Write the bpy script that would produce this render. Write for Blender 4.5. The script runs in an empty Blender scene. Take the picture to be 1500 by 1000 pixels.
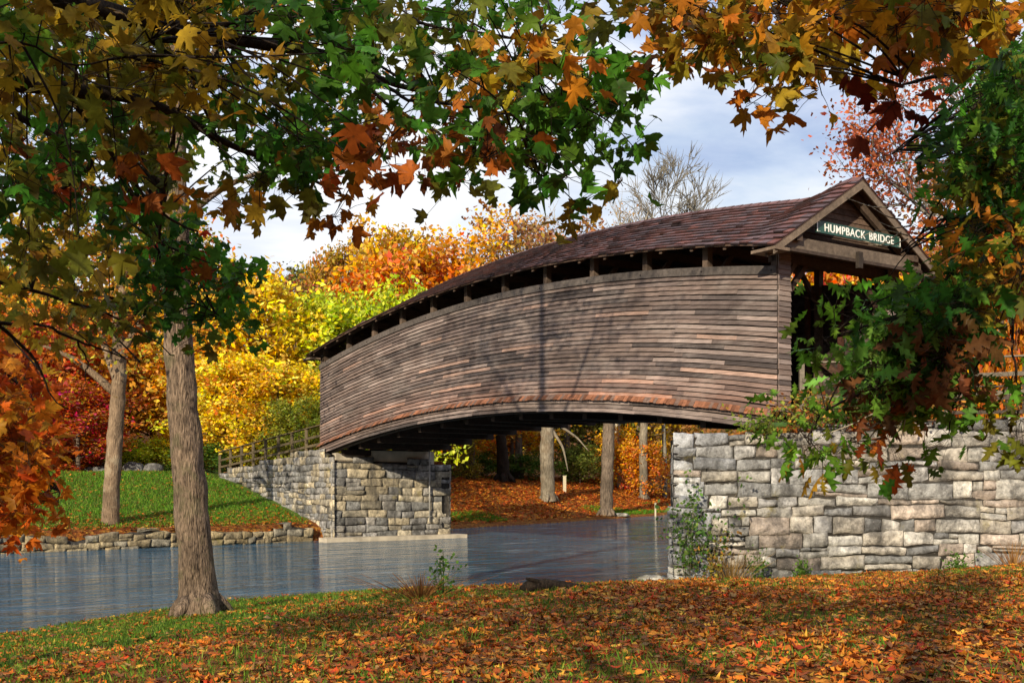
import bpy, math, random
import numpy as np
from mathutils import Vector, Matrix, noise as mnoise
R = math.radians
rng = np.random.default_rng(7)
random.seed(7)
scene = bpy.context.scene
COL = scene.collection
EYE = 1.65; FPX = 1610.0; HZ = 710.0

def at(px, py, d):
    return np.array([(px-750)/FPX*d, d, EYE+(HZ-py)/FPX*d])
def sstep(a, b, x):
    t = np.clip((np.asarray(x, float)-a)/(b-a), 0, 1)
    return t*t*(3-2*t)

# ---------------------------------------------------------------- objects
def tag(o, label=None, cat=None, group=None, kind=None):
    if label: o['label'] = label
    if cat: o['category'] = cat
    if group: o['group'] = group
    if kind: o['kind'] = kind
    return o
def thing(name, label, cat, loc=(0, 0, 0), group=None):
    o = bpy.data.objects.new(name, None); COL.objects.link(o)
    o.location = loc; o.empty_display_size = .3
    return tag(o, label, cat, group)
def loc_of(p):
    v = np.zeros(3)
    while p is not None:
        v += np.array(p.location); p = p.parent
    return v
def link(name, me, parent=None):
    o = bpy.data.objects.new(name, me); COL.objects.link(o)
    if parent is not None: o.parent = parent
    return o

class MB:
    """collects shapes (world coordinates) into one mesh"""
    def __init__(s): s.v = []; s.f = []; s.c = []; s.n = 0
    def add(s, verts, faces, col=(1, 1, 1)):
        verts = np.asarray(verts, float).reshape(-1, 3)
        s.v.append(verts)
        c = np.asarray(col, float)
        if c.ndim == 1: c = np.tile(c, (len(verts), 1))
        s.c.append(c)
        b = s.n
        s.f.extend([tuple(i+b for i in f) for f in faces])
        s.n += len(verts)
    def box8(s, P, col=(1, 1, 1)):
        s.add(P, [(0, 3, 2, 1), (4, 5, 6, 7), (0, 1, 5, 4), (1, 2, 6, 5), (2, 3, 7, 6), (3, 0, 4, 7)], col)
    def box(s, c, sz, ax=None, col=(1, 1, 1)):
        c = np.asarray(c, float); hx, hy, hz = [v/2 for v in sz]
        X, Y, Z = (np.eye(3) if ax is None else ax)
        P = [c+a*hx*X+b*hy*Y+k*hz*Z for k in (-1, 1) for a, b in ((-1, -1), (1, -1), (1, 1), (-1, 1))]
        s.box8(P, col)
    def bar(s, a, b, w, h, col=(1, 1, 1), up=(0, 0, 1)):
        a = np.asarray(a, float); b = np.asarray(b, float)
        X = b-a; L = np.linalg.norm(X); X = X/L
        Y = np.cross(up, X); Y /= np.linalg.norm(Y); Z = np.cross(X, Y)
        s.box((a+b)/2, (L, w, h), (X, Y, Z), col)
    def tube(s, pts, rad, seg=8, col=(1, 1, 1), rough=0., cap=True, lump=0.):
        pts = np.asarray(pts, float); n = len(pts)
        rad = np.broadcast_to(np.asarray(rad, float), (n,))
        T = np.gradient(pts, axis=0); T /= np.linalg.norm(T, axis=1)[:, None]+1e-9
        u = np.cross(T[0], (0.31, 0.95, 0.1)); u /= np.linalg.norm(u)
        V = []
        ang = np.linspace(0, 2*math.pi, seg, endpoint=False)
        for i in range(n):
            u = u-T[i]*u.dot(T[i]); u /= np.linalg.norm(u)+1e-9
            w = np.cross(T[i], u)
            rr = np.full(seg, rad[i])
            if rough > 0:
                for k in range(seg):
                    q = pts[i]+(u*math.cos(ang[k])+w*math.sin(ang[k]))*rad[i]
                    rr[k] *= 1+rough*mnoise.noise(Vector(q*np.array([9, 9, 2.2])))+lump*mnoise.noise(Vector(q*1.7))
            V.append(pts[i]+np.outer(np.cos(ang)*rr, u)+np.outer(np.sin(ang)*rr, w))
        V = np.concatenate(V)
        F = [(i*seg+k, i*seg+(k+1) % seg, (i+1)*seg+(k+1) % seg, (i+1)*seg+k) for i in range(n-1) for k in range(seg)]
        if cap: F += [tuple(range(seg))[::-1], tuple((n-1)*seg+k for k in range(seg))]
        s.add(V, F, col)
    def build(s, name, mat, parent=None, smooth=False):
        V = np.concatenate(s.v)-loc_of(parent)
        me = bpy.data.meshes.new(name)
        me.from_pydata(V.tolist(), [], s.f)
        C = np.concatenate(s.c); C = np.hstack([C[:, :3], np.ones((len(C), 1))])
        a = me.color_attributes.new('Col', 'FLOAT_COLOR', 'POINT')
        a.data.foreach_set('color', C.astype(np.float32).ravel())
        if smooth: me.polygons.foreach_set('use_smooth', np.ones(len(me.polygons), bool))
        me.materials.append(mat); me.update()
        return link(name, me, parent)

def rots(n, tilt=1.0, g=rng, droop=None):
    """random leaf frames; tilt 0 = lying flat, 1 = any direction"""
    nz = g.normal(size=(n, 3)); nz /= np.linalg.norm(nz, axis=1)[:, None]
    nz = nz*tilt+np.array([0, 0, 1.])*(1-tilt)*np.sign(nz[:, 2:3]+1e-6)
    nz /= np.linalg.norm(nz, axis=1)[:, None]
    t = g.normal(size=(n, 3))
    if droop is not None: t = t*(1-droop)+np.array([0, 0, -1.])*droop*1.6
    y = t-nz*(t*nz).sum(1)[:, None]; y /= np.linalg.norm(y, axis=1)[:, None]+1e-9
    x = np.cross(y, nz)
    return np.stack([x, y, nz], axis=2)      # columns

def leaf_mesh(name, P, M, S, C, tv, tf, tip=None, origin=(0, 0, 0)):
    n = len(P); k = len(tv); tv = np.asarray(tv, float)
    cg = np.random.default_rng(n+k); cu = cg.normal(1.2, .9, n); wx = cg.uniform(.72, 1.12, n)
    tw = np.repeat(tv[None], n, 0); tw[:, :, 0] *= wx[:, None]
    if k > 8: tw[:, :, 2] *= cu[:, None]; tw[:, :, 0] += (cg.normal(size=n)*.16)[:, None]*(tw[:, :, 1]-.3)**2; tw[:, 1:, :2] *= 1+cg.normal(size=(n, k-1, 1))*.06
    V = np.einsum('nij,nkj->nki', M, tw)*np.asarray(S)[:, None, None]+P[:, None, :]-np.asarray(origin)
    me = bpy.data.meshes.new(name)
    tf = np.asarray(tf); m, fv = tf.shape
    F = (tf[None]+(np.arange(n)*k)[:, None, None]).reshape(-1)
    me.vertices.add(n*k); me.loops.add(len(F)); me.polygons.add(n*m)
    me.vertices.foreach_set('co', V.astype(np.float32).ravel())
    me.loops.foreach_set('vertex_index', F.astype(np.int32))
    me.polygons.foreach_set('loop_start', (np.arange(n*m)*fv).astype(np.int32))
    me.polygons.foreach_set('loop_total', np.full(n*m, fv, np.int32))
    cc = np.repeat(C[:, None, :3], k, 1)
    if tip is not None: cc = cc*tip[None, :, None]
    cc = np.concatenate([cc, np.ones((n, k, 1))], 2)
    a = me.color_attributes.new('Col', 'FLOAT_COLOR', 'POINT')
    a.data.foreach_set('color', cc.astype(np.float32).ravel())
    me.update(); me.validate()
    return me

# leaf templates ------------------------------------------------------------
def fan(half, cy):
    half = np.array(half); left = half[1:-1][::-1]*[-1, 1]
    o = np.vstack([half, left]); k = len(o)
    v = np.vstack([[0, cy], o])
    z = -.55*v[:, 0]**2-.22*(v[:, 1]-.35)**2+.05*np.sin(v[:, 0]*9)
    v = np.column_stack([v, z]); v[:, 1] -= .0
    f = [(0, 1+i, 1+(i+1) % k) for i in range(k)]
    return v, f
MAPLE = fan([(0, 0), (.1, -.05), (.36, .0), (.28, .12), (.42, .2), (.66, .46), (.47, .445), (.42, .57), (.21, .47), (.19, .66), (.25, .79), (.13, .77), (0, 1)], .33)
LITTER = fan([(0, 0), (.3, -.02), (.3, .15), (.62, .45), (.22, .45), (.22, .72), (0, 1)], .33)
def strip(half):
    half = np.array(half); n = len(half)
    v = []; 
    for x, y in half: v += [(0, y, 0), (x, y, -.3*x), (-x, y, -.3*x)]
    v = np.array(v, float); v[:, 2] -= .35*(v[:, 1]-.4)**2
    f = []
    for i in range(n-1):
        a, b = 3*i, 3*i+3
        f += [(a, a+1, b+1), (a, b+1, b), (a, b, b+2), (a, b+2, a+2)]
    return v, f
OAK = strip([(.012, 0), (.05, .12), (.22, .23), (.08, .31), (.34, .47), (.11, .53), (.31, .72), (.1, .75), (.12, .9), (.01, 1)])
DIAMOND = (np.array([(0, 0, 0), (.32, .45, -.06), (0, 1, 0), (-.32, .45, -.06)]), [(0, 1, 2, 3)])
SPRIG = (np.array([(0, 0, 0), (.35, .3, -.05), (.12, .55, .03), (.3, .85, -.05), (0, 1, 0), (-.3, .8, .05), (-.1, .5, 0), (-.36, .28, -.08)]),
         [(0, 1, 2, 6), (0, 6, 7, 0)][:1])
BLADE = (np.array([(-.035, 0, 0), (.035, 0, 0), (.02, .2, .55), (0, .5, 1.0), (-.02, .2, .55)]), [(0, 1, 2, 4), (4, 2, 3, 3)][:1])

# ---------------------------------------------------------------- materials
def newmat(name):
    m = bpy.data.materials.new(name); m.use_nodes = True
    nt = m.node_tree
    return m, nt, nt.nodes['Principled BSDF']
def nd(nt, t, **kw):
    n = nt.nodes.new(t)
    for k, v in kw.items():
        if k in n.inputs and not hasattr(n, k): n.inputs[k].default_value = v
        else: setattr(n, k, v)
    return n
def setin(n, **kw):
    for k, v in kw.items(): n.inputs[k.replace('_', ' ')].default_value = v
    return n
def noise(nt, vec, scale, detail=4, rough=.55, dist=0.):
    n = nt.nodes.new('ShaderNodeTexNoise')
    n.inputs['Scale'].default_value = scale; n.inputs['Detail'].default_value = detail
    n.inputs['Roughness'].default_value = rough; n.inputs['Distortion'].default_value = dist
    if vec is not None: nt.links.new(vec, n.inputs['Vector'])
    return n.outputs['Fac']
def mapping(nt, vec, scale=(1, 1, 1), rot=(0, 0, 0), loc=(0, 0, 0)):
    n = nt.nodes.new('ShaderNodeMapping'); n.inputs['Scale'].default_value = scale
    n.inputs['Rotation'].default_value = rot; n.inputs['Location'].default_value = loc
    nt.links.new(vec, n.inputs['Vector']); return n.outputs[0]
def mix(nt, f, a, b, blend='MIX'):
    n = nt.nodes.new('ShaderNodeMix'); n.data_type = 'RGBA'; n.blend_type = blend
    for i, v in ((0, f), (6, a), (7, b)):
        if hasattr(v, 'is_output'): nt.links.new(v, n.inputs[i])
        elif i == 0: n.inputs[0].default_value = v
        else: n.inputs[i].default_value = (*v[:3], 1)
    return n.outputs[2]
def ramp(nt, f, stops):
    n = nt.nodes.new('ShaderNodeValToRGB'); e = n.color_ramp.elements
    while len(e) < len(stops): e.new(.5)
    for k, (p, c) in enumerate(stops):
        e[k].position = p; e[k].color = (c, c, c, 1) if np.isscalar(c) else (*c[:3], 1)
    nt.links.new(f, n.inputs[0]); return n.outputs[0]
def math_(nt, op, a, b=0.5):
    n = nt.nodes.new('ShaderNodeMath'); n.operation = op
    for i, v in ((0, a), (1, b)):
        if hasattr(v, 'is_output'): nt.links.new(v, n.inputs[i])
        else: n.inputs[i].default_value = v
    return n.outputs[0]
def bump(nt, bs, h, strength=.5, dist=.05):
    n = nt.nodes.new('ShaderNodeBump'); n.inputs['Strength'].default_value = strength
    n.inputs['Distance'].default_value = dist
    nt.links.new(h, n.inputs['Height']); nt.links.new(n.outputs[0], bs.inputs['Normal'])
def geo_pos(nt): return nt.nodes.new('ShaderNodeNewGeometry').outputs['Position']
def obj_co(nt): return nt.nodes.new('ShaderNodeTexCoord').outputs['Object']
def attr(nt):
    n = nt.nodes.new('ShaderNodeAttribute'); n.attribute_name = 'Col'; return n.outputs['Color']
def base(nt, bs, c, rough=.8, spec=.3):
    if hasattr(c, 'is_output'): nt.links.new(c, bs.inputs['Base Color'])
    else: bs.inputs['Base Color'].default_value = (*c, 1)
    bs.inputs['Roughness'].default_value = rough; bs.inputs['Specular IOR Level'].default_value = spec

def leaf_mat(name, trans=.4, tinted=False, rough=.5, nscale=14.):
    m, nt, bs = newmat(name)
    a = attr(nt); p = obj_co(nt)
    c = a
    if tinted:                     # attribute: R value, G hue shift ; object colour: species colour
        oi = nt.nodes.new('ShaderNodeObjectInfo')
        sp = nt.nodes.new('ShaderNodeSeparateColor'); nt.links.new(a, sp.inputs[0])
        hs = nt.nodes.new('ShaderNodeHueSaturation')
        nt.links.new(oi.outputs['Color'], hs.inputs['Color'])
        nt.links.new(sp.outputs[0], hs.inputs['Value']); nt.links.new(sp.outputs[1], hs.inputs['Hue'])
        nt.links.new(sp.outputs[2], hs.inputs['Saturation'])
        c = hs.outputs[0]
    else:
        k = ramp(nt, noise(nt, p, nscale, 5, .65), [(.28, .5), (.5, 1.), (.75, 1.35)])
        c = mix(nt, 1., a, k, 'MULTIPLY')
        sp = ramp(nt, noise(nt, p, nscale*4.5, 2, .5), [(.64, 0.), (.72, 1.)])
        c = mix(nt, math_(nt, 'MULTIPLY', sp, .55), c, (.09, .035, .012))
    base(nt, bs, c, rough, .15)
    tr = nt.nodes.new('ShaderNodeBsdfTranslucent'); nt.links.new(c, tr.inputs['Color'])
    ms = nt.nodes.new('ShaderNodeMixShader'); ms.inputs[0].default_value = trans
    nt.links.new(bs.outputs[0], ms.inputs[1]); nt.links.new(tr.outputs[0], ms.inputs[2])
    nt.links.new(ms.outputs[0], nt.nodes['Material Output'].inputs['Surface'])
    return m
M_LEAF = leaf_mat('near_leaf', .5)
M_LITTER = leaf_mat('fallen_leaf', .12, rough=.7)
M_TINT = leaf_mat('tree_foliage', .4, True, .6)
M_GRASS = leaf_mat('grass_blade', .3, False, .6)

def wood_mat(name, streak=(1, 1, 22), dark=.35, rough=.8, rot=0., pale=0.):
    m, nt, bs = newmat(name)
    a = attr(nt); p = geo_pos(nt)
    if rot: p = mapping(nt, p, rot=(0, 0, rot))
    q = mapping(nt, p, streak)
    f = ramp(nt, noise(nt, q, 2.2, 6, .7), [(.25, dark), (.5, .85), (.72, 1.25)])
    g = ramp(nt, noise(nt, mapping(nt, p, (.5, 1, 1)), .55, 3, .6), [(.3, .72), (.6, 1.1)])
    c = mix(nt, 1., mix(nt, 1., a, f, 'MULTIPLY'), g, 'MULTIPLY')
    pa = ramp(nt, noise(nt, mapping(nt, p, (.22, .6, 1.3), loc=(5, 1, 2)), .8, 6, .68), [(.48, 0.), (.7, 1.)])
    c = mix(nt, math_(nt, 'MULTIPLY', pa, pale), c, mix(nt, 1., (.34, .29, .27), f, 'MULTIPLY'))
    k = ramp(nt, noise(nt, q, 9, 3, .6), [(.62, 0.), (.74, 1.)])
    c = mix(nt, math_(nt, 'MULTIPLY', k, .6), c, (.012, .009, .008))
    base(nt, bs, c, rough, .25)
    bump(nt, bs, noise(nt, q, 7, 5, .7), .6, .02)
    return m
M_SIDING = wood_mat('weathered_board', (.55, .55, 9), rot=R(124), pale=.42)
M_SHINGLE = wood_mat('roof_shingle', (1.2, 1.2, 6), .55, .62)
M_TIMBER = wood_mat('old_timber', (3, 3, 3), .45)

def bark_mat(name, c0, c1, patch=None, sc=1.):
    m, nt, bs = newmat(name)
    p = obj_co(nt)
    q = mapping(nt, p, (13*sc, 13*sc, 2.4*sc))
    h = noise(nt, q, 1.8, 8, .72, .6)
    f = ramp(nt, h, [(.36, 0.), (.6, 1.)])
    c = mix(nt, f, c0, c1)
    g = ramp(nt, noise(nt, p, 1.1*sc, 4, .6), [(.35, .6), (.65, 1.2)])
    c = mix(nt, 1., c, g, 'MULTIPLY')
    if patch:
        k = ramp(nt, noise(nt, p, 2.3*sc, 5, .65), [(.52, 0.), (.62, 1.)])
        c = mix(nt, math_(nt, 'MULTIPLY', k, .5), c, patch)
    base(nt, bs, c, .9, .15)
    v = nt.nodes.new('ShaderNodeTexVoronoi'); v.inputs['Scale'].default_value = 2.6; nt.links.new(q, v.inputs['Vector'])
    hh = math_(nt, 'ADD', h, math_(nt, 'MULTIPLY', v.outputs['Distance'], .7))
    bump(nt, bs, hh, .9, .05)
    return m
M_BARK = bark_mat('maple_bark', (.022, .015, .011), (.25, .18, .13), (.085, .08, .04))
M_BARKTAN = bark_mat('tan_bark', (.1, .068, .045), (.27, .19, .125), (.33, .28, .2), .7)
M_BARKDARK = bark_mat('wet_dark_bark', (.008, .006, .005), (.04, .028, .02))
M_BARKPALE = bark_mat('sycamore_bark', (.08, .066, .048), (.27, .235, .185), (.14, .1, .065), .5)
M_BARKFAR = bark_mat('far_bark', (.05, .038, .03), (.2, .155, .12), None, .5)

def stone_mat(name):
    m, nt, bs = newmat(name)
    a = attr(nt); p = geo_pos(nt)
    f = ramp(nt, noise(nt, p, 4.5, 8, .72), [(.3, .3), (.48, .9), (.66, 1.55)])
    c = mix(nt, 1., a, f, 'MULTIPLY')
    st = ramp(nt, noise(nt, mapping(nt, p, (1, 1, .45)), 1.05, 6, .7, .4), [(.46, 0.), (.62, 1.)])
    c = mix(nt, math_(nt, 'MULTIPLY', st, .78), c, (.05, .048, .048))
    li = ramp(nt, noise(nt, mapping(nt, p, loc=(7, 3, 2)), .85, 6, .7), [(.6, 0.), (.68, 1.)])
    c = mix(nt, math_(nt, 'MULTIPLY', li, .45), c, (.30, .25, .07))
    wh = ramp(nt, noise(nt, mapping(nt, p, loc=(1, 9, 4)), 6., 6, .75), [(.6, 0.), (.7, 1.)])
    c = mix(nt, math_(nt, 'MULTIPLY', wh, .5), c, (.6, .57, .52))
    base(nt, bs, c, .92, .2)
    h = math_(nt, 'ADD', noise(nt, p, 7, 8, .7), math_(nt, 'MULTIPLY', noise(nt, p, 26, 4, .6), .35))
    bump(nt, bs, h, 1., .11)
    return m
M_STONE = stone_mat('rough_limestone')

def plain(name, c, rough=.6, spec=.4, metal=0., var=.25, sc=8.):
    m, nt, bs = newmat(name)
    k = ramp(nt, noise(nt, obj_co(nt), sc, 5, .6), [(.3, 1-var), (.7, 1+var)])
    base(nt, bs, mix(nt, 1., c, k, 'MULTIPLY'), rough, spec)
    bs.inputs['Metallic'].default_value = metal
    return m

# ---------------------------------------------------------------- terrain
NE = np.array([(-90, -60), (-30, 0), (-14.5, 13.5), (-10.4, 21.0), (-7.6, 27.8), (-3.66, 30.8), (2.2, 32.0), (4.85, 32.7), (12, 37.6), (25, 50), (45, 85), (80, 165), (130, 260)])
FE = np.array([(-140, -20), (-60, 20), (-22.5, 48), (-10, 59.4), (-3.6, 63.4), (-4, 72), (3, 81), (12, 94), (30, 128), (62, 190), (110, 280)])
def dpoly(x, y, L):
    best = np.full(x.shape, 1e9)
    for a, b in zip(L[:-1], L[1:]):
        d = b-a; t = np.clip(((x-a[0])*d[0]+(y-a[1])*d[1])/(d@d), 0, 1)
        best = np.minimum(best, np.hypot(x-a[0]-t*d[0], y-a[1]-t*d[1]))
    return best
WP = np.vstack([NE, FE[::-1]])
def inpoly(x, y, P):
    r = np.zeros(x.shape, bool); n = len(P)
    for i in range(n):
        x1, y1 = P[i]; x2, y2 = P[(i+1) % n]
        if y1 == y2: continue
        c = ((y1 > y) != (y2 > y)) & (x < (x2-x1)*(y-y1)/(y2-y1)+x1)
        r ^= c
    return r
NEARP = np.vstack([NE, [(400, 260), (400, -90), (-90, -90)]])
def waterz(y): return -1.35+np.clip(np.asarray(y, float)-60, 0, 120)*.010
def lump(x, y):
    return .05*np.sin(x*.9+1.3*np.sin(y*.31))*np.sin(y*.7+.8*np.sin(x*.45))+.025*np.sin(x*2.3+y*1.1)*np.sin(y*1.9-x*.7)
def hz(x, y):
    x = np.atleast_1d(np.asarray(x, float)); y = np.atleast_1d(np.asarray(y, float))
    dn = dpoly(x, y, NE); df = dpoly(x, y, FE); zw = waterz(y)
    water = inpoly(x, y, WP); near = inpoly(x, y, NEARP) & ~water
    z = zw-np.minimum(.12+np.minimum(dn, df)*.25, .8)
    zn = zw+.07*np.clip(dn/.35, 0, 1)+1.28*(1-np.exp(-(dn/8.6)**1.6))+lump(x, y)*np.clip(dn/3, 0, 1)
    back = np.clip((dn-1)/7, 0, 1)*sstep(35, 41, y)
    zn = zn+back*(3.9+np.clip(y-42, 0, 90)*.26)+sstep(14, 40, x-np.clip(34-y, 0, 60)*.6)*2.0
    za = zw+.75*np.clip(df/.5, 0, 1)+2.9*np.clip(df/17., 0, 1)+np.clip(df-25, 0, 140)*.20
    zb = zw+.12*np.clip(df/.4, 0, 1)+2.75*sstep(0, 14, df)+np.clip(df-12, 0, 140)*.05+np.clip(df-24, 0, 150)*.22
    w = sstep(-9.5, -4.5, x)
    zf = za*(1-w)+zb*w+lump(x, y)*np.clip(df/3, 0, 1)
    return np.where(water, z, np.where(near, zn, zf))
def h1(x, y): return float(hz(x, y)[0])
def ground_px(px, py, d0=6., d1=170.):
    for d in np.arange(d0, d1, .1):
        p = at(px, py, d)
        if p[2] <= h1(p[0], p[1]): return p
    return at(px, py, d1)

def graded(lo, hi, a, b, st, grow=1.16):
    m = list(np.arange(a, b+1e-6, st)); s = st; v = b
    while v < hi: s *= grow; v += s; m.append(v)
    s = st; v = a; L = []
    while v > lo: s *= grow; v -= s; L.append(v)
    return np.array(L[::-1]+m)
gx = graded(-420, 420, -34, 34, .5); gy = graded(-120, 700, 4, 100, .5)
X, Y = np.meshgrid(gx, gy); Z = hz(X.ravel(), Y.ravel()).reshape(X.shape)
nx, ny = len(gx), len(gy)
V = np.column_stack([X.ravel(), Y.ravel(), Z.ravel()])
idx = np.arange(nx*ny).reshape(ny, nx)
F = np.stack([idx[:-1, :-1], idx[:-1, 1:], idx[1:, 1:], idx[1:, :-1]], -1).reshape(-1, 4)
xs, ys = V[:, 0], V[:, 1]
dn = dpoly(xs, ys, NE); df = dpoly(xs, ys, FE); near = inpoly(xs, ys, NEARP)
wl = sstep(-9.5, -4.5, xs)
def litter_amt(xs, ys):
    dn = dpoly(xs, ys, NE); df = dpoly(xs, ys, FE); near = inpoly(xs, ys, NEARP)
    wl = sstep(-9.5, -4.5, xs)
    return np.where(near, .2+.8*sstep(3.5, 11.5, dn+np.clip(xs, 0, 9)*.35),
                    (1-wl)*(.12+.7*sstep(4, .6, df)+sstep(26, 32, df))+wl*(.75+sstep(.5, 3., df)*.2))
lit = litter_amt(xs, ys)
road = np.where(near, 0, (1-wl)*sstep(18.2, 18.7, df)*sstep(23.5, 23., df))
gm = bpy.data.meshes.new('ground')
gm.vertices.add(len(V)); gm.loops.add(F.size); gm.polygons.add(len(F))
gm.vertices.foreach_set('co', V.astype(np.float32).ravel())
gm.loops.foreach_set('vertex_index', F.astype(np.int32).ravel())
gm.polygons.foreach_set('loop_start', (np.arange(len(F))*4).astype(np.int32))
gm.polygons.foreach_set('loop_total', np.full(len(F), 4, np.int32))
ca = gm.color_attributes.new('Col', 'FLOAT_COLOR', 'POINT')
ca.data.foreach_set('color', np.column_stack([lit, road, np.zeros(len(V)), np.ones(len(V))]).astype(np.float32).ravel())
gm.polygons.foreach_set('use_smooth', np.ones(len(F), bool)); gm.update()
m, nt, bs = newmat('leafy_turf')
a = attr(nt); sp = nt.nodes.new('ShaderNodeSeparateColor'); nt.links.new(a, sp.inputs[0])
p = geo_pos(nt)
gr = mix(nt, noise(nt, p, 1.3, 6, .65), (.035, .085, .008), (.12, .2, .02))
gr = mix(nt, ramp(nt, noise(nt, p, 9, 5, .7), [(.45, 0.), (.7, 1.)]), gr, (.05, .04, .018))
v = nt.nodes.new('ShaderNodeTexVoronoi'); v.inputs['Scale'].default_value = 7.; nt.links.new(p, v.inputs['Vector'])
vs = nt.nodes.new('ShaderNodeSeparateColor'); nt.links.new(v.outputs['Color'], vs.inputs[0])
lf = ramp(nt, vs.outputs[0], [(0., (.10, .03, .01)), (.35, (.22, .06, .015)), (.6, (.34, .12, .02)), (.8, (.40, .2, .035)), (1., (.12, .05, .02))])
lf = mix(nt, ramp(nt, noise(nt, p, 14, 5, .7), [(.35, .8), (.6, 0.)]), lf, (.035, .018, .009))
th = ramp(nt, math_(nt, 'ADD', math_(nt, 'MULTIPLY', noise(nt, p, .9, 6, .7), .9), math_(nt, 'SUBTRACT', sp.outputs[0], .95)), [(0.0, 0.), (.14, 1.)])
c = mix(nt, th, gr, lf)
c = mix(nt, sp.outputs[1], c, (.16, .15, .14))
base(nt, bs, c, .95, .12)
bump(nt, bs, math_(nt, 'ADD', noise(nt, p, 12, 6, .75), math_(nt, 'MULTIPLY', v.outputs['Distance'], .6)), .8, .06)
gm.materials.append(m); M_TURF = m
tag(link('ground', gm), kind='structure')

# water -----------------------------------------------------------------------
wx = graded(-200, 200, -30, 30, 1.); wy = graded(-60, 300, 5, 110, 1.)
WX, WY = np.meshgrid(wx, wy)
wi = np.arange(WX.size).reshape(WX.shape)
wb = MB(); wb.add(np.column_stack([WX.ravel(), WY.ravel(), waterz(WY.ravel())]),
                  np.stack([wi[:-1, :-1], wi[:-1, 1:], wi[1:, 1:], wi[1:, :-1]], -1).reshape(-1, 4).tolist())
m, nt, bs = newmat('stream_water')
p = geo_pos(nt); q = mapping(nt, p, (1, 1, 1), (0, 0, R(-40)))
q2 = mapping(nt, q, (.9, 3.2, 1))
n1 = noise(nt, q2, .42, 3, .5, .6); n2 = noise(nt, q2, 1.6, 4, .55, .4)
foam = ramp(nt, noise(nt, mapping(nt, q, (.35, 2.6, 1)), .9, 7, .7, .6), [(.56, 0.), (.7, 1.)])
c = mix(nt, math_(nt, 'MULTIPLY', foam, .6), (.03, .08, .13), (.5, .56, .62))
base(nt, bs, c, .06, .5); bs.inputs['IOR'].default_value = 1.33
n3 = ramp(nt, noise(nt, mapping(nt, q, (.12, .75, 1), loc=(3, 8, 0)), .8, 4, .6, .5), [(.36, .12), (.62, 1.)])
hw = math_(nt, 'MULTIPLY', math_(nt, 'ADD', n1, math_(nt, 'MULTIPLY', n2, .5)), math_(nt, 'ADD', n3, .25))
bump(nt, bs, hw, 1., .7)
M_WATER = m
tag(wb.build('river_water', m, smooth=True), kind='structure')

# ---------------------------------------------------------------- the bridge
N0 = np.array([8.0, 33.0]); BD = np.array([-.5607, .828]); RD = np.array([.828, .5607])
LEN = 33.0; W = 5.7; QC = W/2
def B(s, q, z):
    xy = N0+BD*s+RD*q
    return np.array([xy[0], xy[1], z])
def A(s):
    u = np.clip(np.asarray(s)/LEN, -.03, 1.03); return 1.36*4*u*(1-u)
AX = (np.array([BD[0], BD[1], 0]), np.array([RD[0], RD[1], 0]), np.array([0, 0, 1.]))
def arcbar(mb, s0, s1, q0, q1, z0, z1, col, step=.6):
    ss = np.linspace(s0, s1, max(2, int(abs(s1-s0)/step)+1)); V = []; F = []
    for s in ss:
        for q, z in ((q0, z0), (q1, z0), (q1, z1), (q0, z1)): V.append(B(s, q, z+A(s)))
    for i in range(len(ss)-1):
        for k in range(4):
            F.append((4*i+k, 4*i+(k+1) % 4, 4*i+4+(k+1) % 4, 4*i+4+k))
    e = 4*(len(ss)-1)
    F += [(0, 3, 2, 1), (e, e+1, e+2, e+3)]
    mb.add(V, F, col)
bridge = thing('covered_bridge', 'long arched covered bridge with weathered clapboard sides and reddish shingle roof', 'bridge', tuple(B(0, 0, 3.3)))
ZL = 3.86; ZT = 7.98; NB = 26; EXP = (ZT-ZL)/NB
g = np.random.default_rng(3)
def boardcol(g, warm):
    b = g.choice([0, 1, 2, 3, 4], p=[.36, .36, .15, .04, .09])
    c = np.array([(.125, .092, .08), (.09, .068, .062), (.165, .128, .115), (.22, .145, .115), (.055, .044, .042)][b])
    return c*np.array([1.44, 1.45, 1.5])*(1+g.normal()*.13)*np.array([1+warm*.25, 1, 1-warm*.1])
def clapboards(mb, s0, s1, q, sign, z0, nb, e, g, warmz=True, lmin=1.6, lmax=4.6, arc=True):
    for i in range(nb):
        s = s0
        while s < s1-.02:
            L = min(g.uniform(lmin, lmax), s1-s)
            if s1-(s+L) < .6: L = s1-s
            zz = z0+i*e+g.normal()*.006; o = abs(g.normal())*.006
            ss = np.linspace(s+.004, s+L-.004, max(2, int(L/.6)+1)); V = []; F = []
            warm = max(0, 1-i/6.) if warmz else 0
            c = boardcol(g, warm)
            sag = g.normal()*.006
            for k, t in enumerate(ss):
                a = A(t) if arc else 0
                f = k/(len(ss)-1)
                zb = zz+a+sag*math.sin(f*3.14)+(g.normal()*.004)
                V += [B(t, q+sign*(.05+o), zb), B(t, q+sign*.016, zb+e-.03), B(t, q+sign*.0, zb)]
            for k in range(len(ss)-1):
                b = 3*k
                F += [(b, b+3, b+4, b+1), (b, b+2, b+5, b+3)]
            F += [(0, 1, 2), (3*len(ss)-3, 3*len(ss)-1, 3*len(ss)-2)]
            mb.add(V, F, c); s += L
mb = MB()
clapboards(mb, 0.03, LEN, 0., -1, ZL, NB, EXP, g)
for s, q0 in ((0.6, 0.02),):                       # near-black sheathing, coloured to draw shadow lines under the laps
    arcbar(mb, .05, LEN-.05, .005, .06, ZL-.1, ZT-.02, (.008, .006, .006))
mb.build('siding', M_SIDING, bridge)
mb = MB()
clapboards(mb, .03, LEN, W, 1, ZL, 13, EXP*2, g, False)
arcbar(mb, .05, LEN-.05, W-.06, W-.005, ZL-.1, ZT-.02, (.03, .02, .016))
mb.build('rear_siding', M_SIDING, bridge)
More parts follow.
